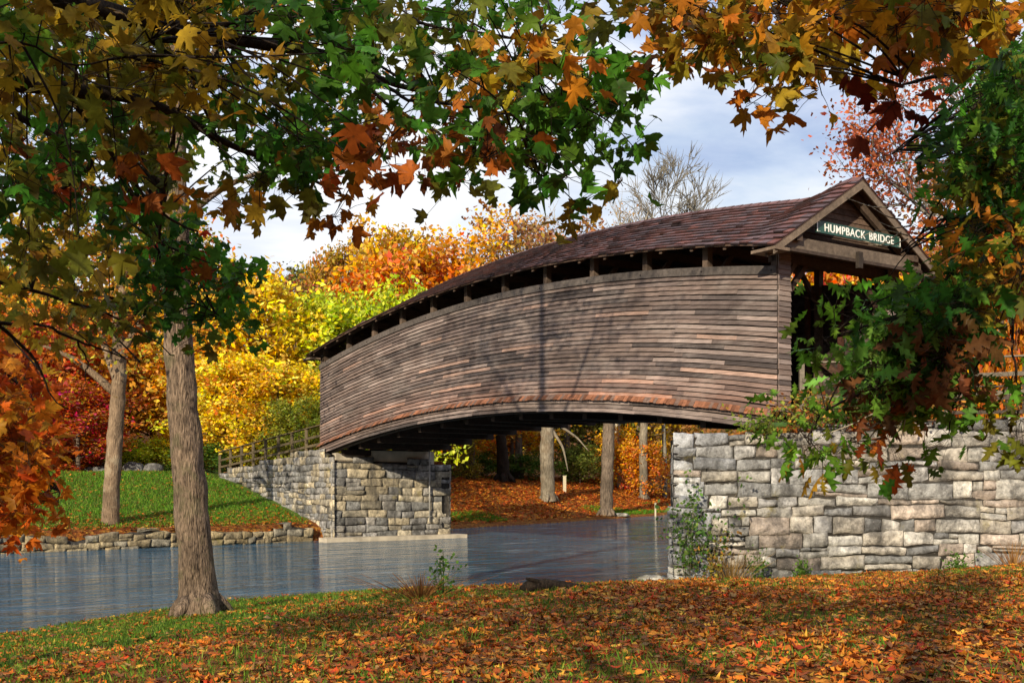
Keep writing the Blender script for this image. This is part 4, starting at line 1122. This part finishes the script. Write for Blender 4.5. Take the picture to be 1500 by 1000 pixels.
limC = [([RC+[0, 0, 4.4], at(1700, 330, 9), at(1560, 370, 8.8), at(1480, 405, 8.6), at(1420, 445, 8.5), at(1385, 500, 8.4), at(1360, 560, 8.3), at(1345, 620, 8.2)], .07, .012),
  (ln((1420, 445, 8.5), (1370, 455, 8.4), (1310, 470, 8.3), (1250, 490, 8.2), (1208, 500, 8.1)), .018, .004),
  (ln((1400, 480, 8.4), (1330, 540, 8.2), (1270, 580, 8.1), (1200, 610, 8.), (1185, 650, 8.)), .02, .004),
  (ln((1385, 500, 8.4), (1300, 600, 8.2), (1230, 650, 8.1)), .016, .003),
  ([RC+[0, 0, 5.4], at(1640, 60, 9), at(1520, 90, 8.8), at(1440, 100, 8.6), at(1350, 115, 8.5), at(1310, 130, 8.4)], .05, .005),
  (ln((1520, 90, 8.8), (1430, 150, 8.6), (1360, 185, 8.5), (1290, 230, 8.4)), .022, .004), (ln((1560, 370, 8.8), (1440, 330, 8.6), (1370, 330, 8.5), (1320, 370, 8.4)), .022, .004),
  ([RC+[0, 0, 5.], at(1600, 160, 8.9)]+ln((1480, 180, 8.7), (1420, 175, 8.6), (1380, 200, 8.5), (1345, 240, 8.4)), .02, .006),
  (ln((1360, 560, 8.3), (1392, 600, 8.1), (1392, 640, 8.)), .01, .003), (ln((1480, 405, 8.6), (1480, 520, 8.3), (1490, 610, 8.1)), .014, .003)]
oak = bough_tree('oak_tree', 'oak at the right edge drooping lobed green leaves in front of the bridge portal', tuple(RC), [RC-[0, 0, .2], RC+[0, 0, 3], RC+[.2, 0, 6], RC+[.3, .3, 11]], .34, limC, spC, OAK, .185,
  [(120, (7.8, 9.6, 9.4), (3., 3., 2.4), SHC)], 62, (10, 16), .17, .45)
mb = MB(); gt = np.random.default_rng(4)           # bare twigs in front of the sign, dead stems at the lower end
for a, b, c in [((1325, 300), (1280, 305), (1240, 290)), ((1330, 350), (1300, 362), (1262, 352)), ((1335, 330), (1310, 335), (1288, 325)), ((1330, 345), (1290, 335), (1258, 348)), ((1320, 340), (1290, 360), (1272, 358)), ((1324, 322), (1300, 318), (1272, 300)),
                ((1300, 590), (1255, 640), (1225, 665)), ((1290, 600), (1240, 625), (1195, 640)), ((1310, 600), (1265, 650), (1245, 690)), ((1330, 590), (1325, 620), (1318, 650)), ((1280, 590), (1220, 600), (1180, 590))]:
    d = gt.uniform(7.9, 8.5); mb = MB(); mb.tube(smooth_line([at(*a, d), at(*b, d-.05), at(*c, d)], 12), np.linspace(.006, .0025, 12), 5); mb.build('dead_twig', M_TWIG, oak, True)
def colD(px, py, g): return pick(g, [(.5, .16, .012), (.45, .1, .01), (.52, .24, .02), (.4, .06, .01)], [4, 3, 2, 1.5])
g = np.random.default_rng(93)
spD = sample([(-60, 480), (10, 495), (35, 530), (35, 590), (55, 630), (70, 690), (40, 700), (55, 735), (20, 760), (10, 790), (-60, 790)], 90, (9.6, 12.5), g, colD)
RD_ = np.array([-8.0, 9.6, h1(-8., 9.6)])
limD = [([RD_+[0, 0, 2.2], at(-300, 560, 10), at(-60, 600, 10.6), at(20, 640, 11), at(60, 690, 11.3), at(85, 735, 11.5)], .05, .006), ([RD_+[0, 0, 2.6], at(-200, 500, 10.2), at(-20, 520, 10.8), at(50, 590, 11.2)], .04, .005)]
bough_tree('maple_tree', 'orange maple spray hanging into the left edge in front of the lawn', tuple(RD_), [RD_-[0, 0, .2], RD_+[0, 0, 2], RD_+[.1, 0, 4], RD_+[-.2, .1, 6.5]], .2, limD, spD, MAPLE, .17,
  [(500, (-8.4, 9.6, 8.6), (2.4, 2.4, 1.4), [O1, O2, Y1])], 63, (9, 14), .2)

# ---------------------------------------------------------------- litter and grass on the ground
def scatter(n, region, dens, g):
    out = []
    tot = 0
    while tot < n:
        d = np.sqrt(g.uniform(region[0]**2, region[1]**2, 40000)); px = g.uniform(region[2], region[3], 40000)
        x = (px-750)/FPX*d
        k = (g.random(40000) < dens(x, d)) & ~inpoly(x, d, WP)
        out.append(np.column_stack([x[k], d[k]])); tot += k.sum()
    xy = np.vstack(out)[:n]
    return np.column_stack([xy, hz(xy[:, 0], xy[:, 1])])
g = np.random.default_rng(120)
def nl(x, y, s): return .5+.5*np.sin(x*s+1.7*np.sin(y*s*.8))*np.sin(y*s*.9+1.3*np.sin(x*s*.7))
isnear = lambda x, y: inpoly(x, y, NEARP) & (y < 32.3-.03*np.clip(x, 0, 20))
P = scatter(56000, (6.5, 32.5, -260, 1760), lambda x, y: isnear(x, y)*np.clip(litter_amt(x, y)*(.12+1.25*nl(x, y, 1.1)*(.45+.55*nl(x+3, y, 3.1))), .03, 1), g)
pal = np.array([(.44, .12, .016), (.52, .2, .022), (.28, .065, .014), (.56, .30, .04), (.15, .06, .022), (.46, .05, .012), (.36, .2, .07), (.58, .15, .014)])
C = pal[g.choice(8, size=len(P), p=[.2, .17, .17, .08, .15, .06, .07, .1])]*g.uniform(.6, 1.35, (len(P), 1))
P[:, 2] += g.uniform(.012, .06, len(P))
me = leaf_mesh('fallen_leaves', P, rots(len(P), .24, g), .1*g.uniform(.35, 1.4, len(P)), C, *LITTER); me.materials.append(M_LITTER)
tag(link('fallen_leaves', me), 'orange and red fallen leaves strewn over the near bank', 'fallen leaves', kind='stuff')
P = scatter(90000, (6.5, 32.5, -260, 1760), lambda x, y: isnear(x, y)*np.clip(1.15-litter_amt(x, y)*(.3+.75*nl(x, y, 1.1)), .12, 1), g)
def blades(P, g, s, cols):
    n = len(P); a = g.uniform(0, 6.28, n); t = g.normal(size=(n, 2))*.35
    y = np.column_stack([np.cos(a), np.sin(a), np.zeros(n)]); z = np.column_stack([t, np.ones(n)]); z /= np.linalg.norm(z, axis=1)[:, None]
    x = np.cross(y, z); x /= np.linalg.norm(x, axis=1)[:, None]; y = np.cross(z, x)
    C = np.array(cols)[g.integers(len(cols), size=n)]*g.uniform(.6, 1.4, (n, 1))
    tv = np.array([(-.09, 0, 0), (.09, 0, 0), (.05, .3, .7), (0, .6, 1.)])
    return leaf_mesh('grass', P, np.stack([x, y, z], 2), s*g.uniform(.5, 1.3, n), C, tv, [(0, 1, 2, 3)])
GC = [(.07, .16, .012), (.11, .2, .016), (.05, .11, .012), (.17, .22, .03)]
me = blades(P, g, .085, GC); me.materials.append(M_GRASS)
tag(link('grass', me), 'short green grass between the fallen leaves on the near bank', 'grass', kind='stuff')
fl = lambda x, y: ~inpoly(x, y, NEARP) & (x < -5.5) & ~((np.abs((np.stack([x, y], -1)-N0)@RD-3.4) < 4.2))
P = scatter(70000, (44, 78, -120, 560), lambda x, y: fl(x, y)*(dpoly(x, y, FE) < 18.2)*(dpoly(x, y, FE) > 1.), g)
me = blades(P, g, .17, [(.07, .22, .012), (.11, .28, .016), (.05, .15, .012), (.2, .3, .03), (.16, .17, .04)]); me.materials.append(M_GRASS)
tag(link('lawn_grass', me), 'bright green mown grass on the far lawn', 'grass', kind='stuff')
P = scatter(6000, (44, 78, -120, 560), lambda x, y: fl(x, y)*(.1+sstep(5, 1.2, dpoly(x, y, FE))+nl(x, y, .3)*.25), g); P[:, 2] += .1
C = pal[g.integers(8, size=len(P))]*g.uniform(.7, 1.3, (len(P), 1))
me = leaf_mesh('lawn_leaves', P, rots(len(P), .3, g), .16*g.uniform(.6, 1.2, len(P)), C, *LITTER); me.materials.append(M_LITTER)
tag(link('lawn_leaves', me), 'scattered brown leaves on the far lawn', 'fallen leaves', kind='stuff')
fr = lambda x, y: ~inpoly(x, y, NEARP) & (x > -5) & (dpoly(x, y, FE) > .8)
P = scatter(16000, (66, 118, 620, 1010), lambda x, y: fr(x, y)*(dpoly(x, y, FE) < 22)*np.clip(dpoly(x, y, FE)/4, .15, 1), g); P[:, 2] += .06
C = np.array([(.5, .12, .016), (.58, .19, .02), (.36, .08, .016), (.56, .26, .03), (.44, .07, .014)])[g.integers(5, size=len(P))]*g.uniform(.6, 1.3, (len(P), 1))
me = leaf_mesh('bank_leaves', P, rots(len(P), .35, g), .24*g.uniform(.6, 1.2, len(P)), C, *LITTER); me.materials.append(M_LITTER)
tag(link('bank_leaves', me), 'rust red fallen leaves carpeting the bank beyond the arch', 'fallen leaves', kind='stuff')
P = scatter(5000, (66, 118, 620, 1010), lambda x, y: fr(x, y)*(dpoly(x, y, FE) < 4.5)*(nl(x, y, .35) > .55), g)
me = blades(P, g, .2, [(.07, .22, .012), (.11, .28, .016), (.05, .15, .012)]); me.materials.append(M_GRASS)
tag(link('bank_grass', me), 'green grass patches at the water edge beyond the arch', 'grass', kind='stuff')

# ---------------------------------------------------------------- small things
def tuft(name, label, cat, p, n, h, spread, cols, seed, leafy=None, group=None):
    g = np.random.default_rng(seed); t = thing(name, label, cat, tuple(p), group); mb = MB()
    ends = []
    for i in range(n):
        a = g.uniform(0, 6.28); r = spread*abs(g.normal())*.6; hh = h*g.uniform(.5, 1.1)
        b = np.array(p)+np.array([math.cos(a), math.sin(a), 0])*r*.35-np.array([0, 0, .04])
        e = b+np.array([math.cos(a)*r*1.1, math.sin(a)*r*1.1, hh]); m_ = (b+e)/2+np.array([0, 0, hh*.14])
        mb.tube(smooth_line([b, m_, e], 6), np.linspace(.008, .003, 6), 3, np.array(cols[g.integers(len(cols))])*g.uniform(.6, 1.3), cap=False); ends.append((b, m_, e))
    mb.build('stems', M_GRASS, t)
    if leafy:
        k, s, lc = leafy; PP = []
        for b, m_, e in ends:
            f = g.uniform(.2, 1.05, (k, 1)); PP.append(b+(e-b)*f+g.normal(size=(k, 3))*s*.8)
        P = np.vstack(PP); C = np.array(lc)[g.integers(len(lc), size=len(P))]*g.uniform(.6, 1.4, (len(P), 1))
        me = leaf_mesh('leaves', P, rots(len(P), .9, g), s*g.uniform(.7, 1.3, len(P)), C, *DIAMOND, origin=p); me.materials.append(M_GRASS); link('leaves', me, t)
    return t
def gp(px, d):
    x = (px-750)/FPX*d; return np.array([x, d, h1(x, d)])
tuft('grass_tuft', 'dry rust coloured grass tuft at the water edge of the near bank', 'grass tuft', ground_px(617, 876), 150, .5, .95, [(.3, .12, .03), (.36, .18, .05), (.2, .08, .02)], 1)
tuft('weed', 'tall green weed beside the dry grass tuft', 'plant', ground_px(650, 872), 9, .95, .28, [(.08, .13, .03)], 2, (18, .1, [(.06, .14, .02), (.1, .2, .03)]))
tuft('weed', 'small green weed left of the big maple trunk at the water', 'plant', ground_px(228, 887), 7, .45, .2, [(.07, .12, .03)], 3, (8, .09, [(.06, .15, .02)]))
tuft('sapling', 'leafy green sapling growing against the near wall corner', 'shrub', gp(1008, 31.7), 16, 3.0, .85, [(.2, .17, .1), (.15, .13, .07)], 4, (34, .15, [(.05, .12, .02), (.08, .17, .03), (.13, .2, .04)]))
tuft('grass_tuft', 'dry tan grass clump at the wall foot right of the sapling', 'grass tuft', gp(1072, 31.5), 120, .9, .8, [(.34, .22, .08), (.26, .15, .05)], 5)
tuft('weed', 'orange leaved weed on the wall above the dry clump', 'plant', gp(1050, 31.8), 9, 1.5, .4, [(.25, .16, .06)], 6, (22, .13, [(.4, .2, .04), (.26, .2, .03), (.12, .16, .02)]))
tuft('weed', 'green weed at the wall foot below the middle stones', 'plant', gp(1175, 31.5), 16, .55, .4, [(.1, .15, .03)], 7, (14, .1, [(.07, .15, .02), (.12, .2, .03)]))
tuft('weed', 'green weed growing between stones low in the near wall', 'plant', gp(1110, 31.75), 12, 1.0, .4, [(.1, .15, .03)], 8, (12, .1, [(.07, .15, .02), (.12, .2, .03)]))
tuft('weed', 'green weed at the wall foot beside the long tree shadow', 'plant', gp(1400, 31.4), 16, .5, .35, [(.1, .15, .03)], 9, (14, .1, [(.07, .15, .02)]))
tuft('grass_tuft', 'dry straw grass clump at the wall foot at the right edge', 'grass tuft', gp(1485, 31.2), 90, .7, .7, [(.36, .2, .07), (.3, .13, .04)], 10)
tuft('shrub', 'tangled yellowing shrub on top of the near wall below the portal', 'shrub', np.array([8.6, 32.5, 3.35]), 46, .95, 1.3, [(.22, .17, .1), (.3, .24, .15)], 11, (16, .16, [(.2, .22, .03), (.1, .17, .02), (.34, .2, .03), (.3, .1, .03)]))
tuft('shrub', 'low green shrub at the bridge corner on top of the near wall', 'shrub', np.array([7.4, 32.6, 3.05]), 30, .7, .7, [(.16, .15, .07)], 12, (16, .14, [(.1, .18, .02), (.16, .2, .03)]))
tuft('shrub', 'brown and green bramble on the wall top under the drooping oak leaves', 'shrub', np.array([10.6, 32.5, 3.5]), 50, .8, 1.5, [(.2, .15, .09), (.13, .09, .05)], 13, (14, .16, [(.1, .14, .02), (.26, .14, .03), (.2, .08, .03)]))

def rock(name, label, cat, c, sz, col, seed, sub=3, mat=None, group=None, flat=False):
    import bmesh
    bm = bmesh.new(); bmesh.ops.create_icosphere(bm, subdivisions=sub, radius=1.)
    mb = MB(); V = []
    for v in bm.verts:
        q = Vector(v.co)*1.3+Vector((seed*3.1, seed*1.7, 0)); f = 1+.28*mnoise.noise(q)+.12*mnoise.noise(q*2.7)
        w = np.array(v.co); w = np.sign(w)*np.abs(w)**(.7)*f
        V.append(np.array(c)+w*np.array(sz)/2)
    mb.add(V, [tuple(v.index for v in f.verts) for f in bm.faces], col); bm.free()
    return tag(mb.build(name, mat or M_STONE, None, True), label, cat, group)
GBo = 'boulders along the roadside'
for px, w, h, lab in ((195, 1.5, .95, 'largest grey boulder beside the road above the far lawn'), (224, 1.3, .75, 'flat grey boulder on the roadside nearest the big maple trunk'), (146, 2.0, .6, 'dark low boulder on the roadside left of the slim sycamore')):
    p = ground_px(px, 697, 50) if False else gp(px, 74.5); rock('boulder', lab, 'boulder', p+[0, 0, h*.3], (w, 1., h), (.17, .17, .17), px, group=GBo)
p = ground_px(822, 864); lg = thing('driftwood_log', 'dark weathered log lying at the water edge of the near bank', 'log', tuple(p))
mb = MB(); mb.tube(smooth_line([p+[-.75, .1, .03], p+[-.45, .0, .1], p+[0, -.05, .1], p+[.4, -.1, .05], p+[.85, -.2, -.02]], 18), np.concatenate([[.04, .09], np.linspace(.12, .04, 16)]), 12, (1, 1, 1), .3, lump=.3); mb.build('stem', M_BARKDARK, lg, True)
mb = MB(); mb.tube(smooth_line([p+[-.35, 0, .13], p+[-.5, -.1, .2], p+[-.65, -.1, .22]], 8), np.linspace(.06, .02, 8), 6, rough=.2); mb.build('branch_stub', M_BARKDARK, lg, True)
p = gp(957, 32.); rock('stone_slab', 'pale flat stone block at the foot of the wall corner by the water', 'stone', np.array([p[0], p[1], -1.2]), (1., .8, .42), (.45, .42, .36), 7)
p = at(950, 757, 92); p[2] = h1(p[0], 92)
rock('stone_slab', 'small pale stone at the water edge beyond the arch', 'stone', gp(910, 90.5)+[0, 0, .1], (1.3, .8, .3), (.4, .38, .35), 9)
M_POSTW = plain('pale_marker_wood', (.4, .36, .27), .8)
for px, d, lab in ((827, 99, 'short pale marker post between the two trunks under the arch'), (960, 93, 'thin pale marker post beside the near wall under the arch'), (693, 103, 'thin pale marker post near the abutment under the arch')):
    p = gp(px, d); t = thing('marker_post', lab, 'post', tuple(p), 'marker posts on the leaf bank')
    w = .28 if px == 827 else .13; mb = MB(); mb.box(p+[0, 0, .6], (w, w, 1.6)); mb.build('shaft', M_POSTW, t); mb = MB(); mb.box(p+[0, 0, 1.43], (w+.05, w+.05, .06)); mb.build('cap', M_POSTW, t)

# parked car, half hidden by the orange leaves
M_PAINT = plain('dark_car_paint', (.03, .032, .038), .25, .5, var=.05); M_GLASS = plain('car_glass', (.16, .18, .2), .08, .6, var=.05)
M_TYRE = plain('tyre_rubber', (.02, .02, .02), .85); M_RIM = plain('wheel_rim', (.45, .45, .46), .35, .5, .7); M_LAMP = plain('tail_lamp', (.35, .02, .015), .3)
cp = gp(18, 76.5); car = thing('parked_car', 'dark car parked on the road behind the orange leaves at the left edge', 'car', tuple(cp))
def prof(mb, pts, y0, y1, inset=0.):
    n = len(pts); V = [cp+np.array([x, y0+(inset if z > 1. else 0), z]) for x, z in pts]+[cp+np.array([x, y1-(inset if z > 1. else 0), z]) for x, z in pts]
    mb.add(V, [tuple(range(n)), tuple(range(2*n-1, n-1, -1))]+[(i, i+n, (i+1) % n+n, (i+1) % n) for i in range(n)])
mb = MB(); prof(mb, [(-2.2, .35), (2.2, .35), (2.25, .62), (2.15, .9), (1.2, 1.0), (.55, 1.42), (-.9, 1.46), (-1.75, 1.02), (-2.2, .95), (-2.28, .6)], -.88, .88, .14); mb.build('body', M_PAINT, car)
mb = MB()
for pts in ([(1.02, 1.03), (.5, 1.36), (-.1, 1.39), (-.1, 1.03)], [(-.2, 1.03), (-.2, 1.39), (-.85, 1.4), (-1.5, 1.05)]):
    V = [cp+np.array([x, -.885+.0+(.13 if z > 1.2 else 0.0)-.02, z]) for x, z in pts]; V += [v+np.array([0, .05, 0]) for v in V]
    mb.add(V, [(0, 1, 2, 3), (7, 6, 5, 4), (0, 4, 5, 1), (1, 5, 6, 2), (2, 6, 7, 3), (3, 7, 4, 0)])
mb.build('side_window', M_GLASS, car)
for x in (-1.4, 1.4):
    for y in (-.86, .86):
        w_ = MB(); w_.tube([cp+np.array([x, y-.11, .33]), cp+np.array([x, y+.11, .33])], .33, 18); wh = w_.build('wheel', M_TYRE, car)
        r_ = MB(); s_ = -1 if y < 0 else 1; r_.tube([cp+np.array([x, y+s_*.10, .33]), cp+np.array([x, y+s_*.125, .33])], .2, 14); r_.build('rim', M_RIM, wh)
mb = MB(); mb.box(cp+np.array([2.2, -.7, .78]), (.12, .3, .14)); mb.build('tail_light', M_LAMP, car)

# ---------------------------------------------------------------- light, sky, camera
SUN_EL, SUN_AZ = R(20), R(180+21.5)
w = bpy.data.worlds.new('World'); scene.world = w; w.use_nodes = True; nt = w.node_tree
bg = nt.nodes['Background']
sky = nt.nodes.new('ShaderNodeTexSky'); sky.sky_type = 'NISHITA'; sky.sun_disc = False
sky.sun_elevation = SUN_EL; sky.sun_rotation = SUN_AZ; sky.air_density = 1.; sky.dust_density = 1.5
tc = nt.nodes.new('ShaderNodeTexCoord').outputs['Generated']
v = mapping(nt, tc, (1, 1, 2.6), loc=(.3, .1, .0))
n1 = noise(nt, v, 2.4, 7, .55, .3)
cf = ramp(nt, n1, [(.3, 0.35), (.5, 1.)])
n2 = noise(nt, mapping(nt, tc, (1, 1, 3.), loc=(4, 2, 1)), 3.6, 6, .55, .3)
cc = ramp(nt, n2, [(.34, (3.1, 3.8, 5.6)), (.47, (4.9, 5.5, 6.7)), (.6, (7.2, 7.3, 7.5))])
c = mix(nt, cf, sky.outputs[0], cc)
nt.links.new(c, bg.inputs['Color']); bg.inputs['Strength'].default_value = .1
sl = bpy.data.lights.new('sun', 'SUN'); sl.energy = 4.8; sl.angle = R(.6); sl.color = (1, .86, .62)
so = bpy.data.objects.new('sun', sl); COL.objects.link(so)
sd = Vector((math.sin(SUN_AZ)*math.cos(SUN_EL), math.cos(SUN_AZ)*math.cos(SUN_EL), math.sin(SUN_EL)))
so.rotation_euler = sd.to_track_quat('Z', 'Y').to_euler(); so.location = (0, -20, 30)
cam = bpy.data.cameras.new('camera'); co = bpy.data.objects.new('camera', cam); COL.objects.link(co)
cam.sensor_width = 36; cam.lens = FPX/1500*36; cam.shift_y = (HZ-500)/1500
co.location = (0, 0, EYE); co.rotation_euler = (R(90), 0, 0); cam.clip_end = 3000; cam.clip_start = .05
scene.camera = co
vs_ = scene.view_settings; vs_.view_transform = 'Standard'; vs_.look = 'None'; vs_.exposure = .55; vs_.gamma = 1.
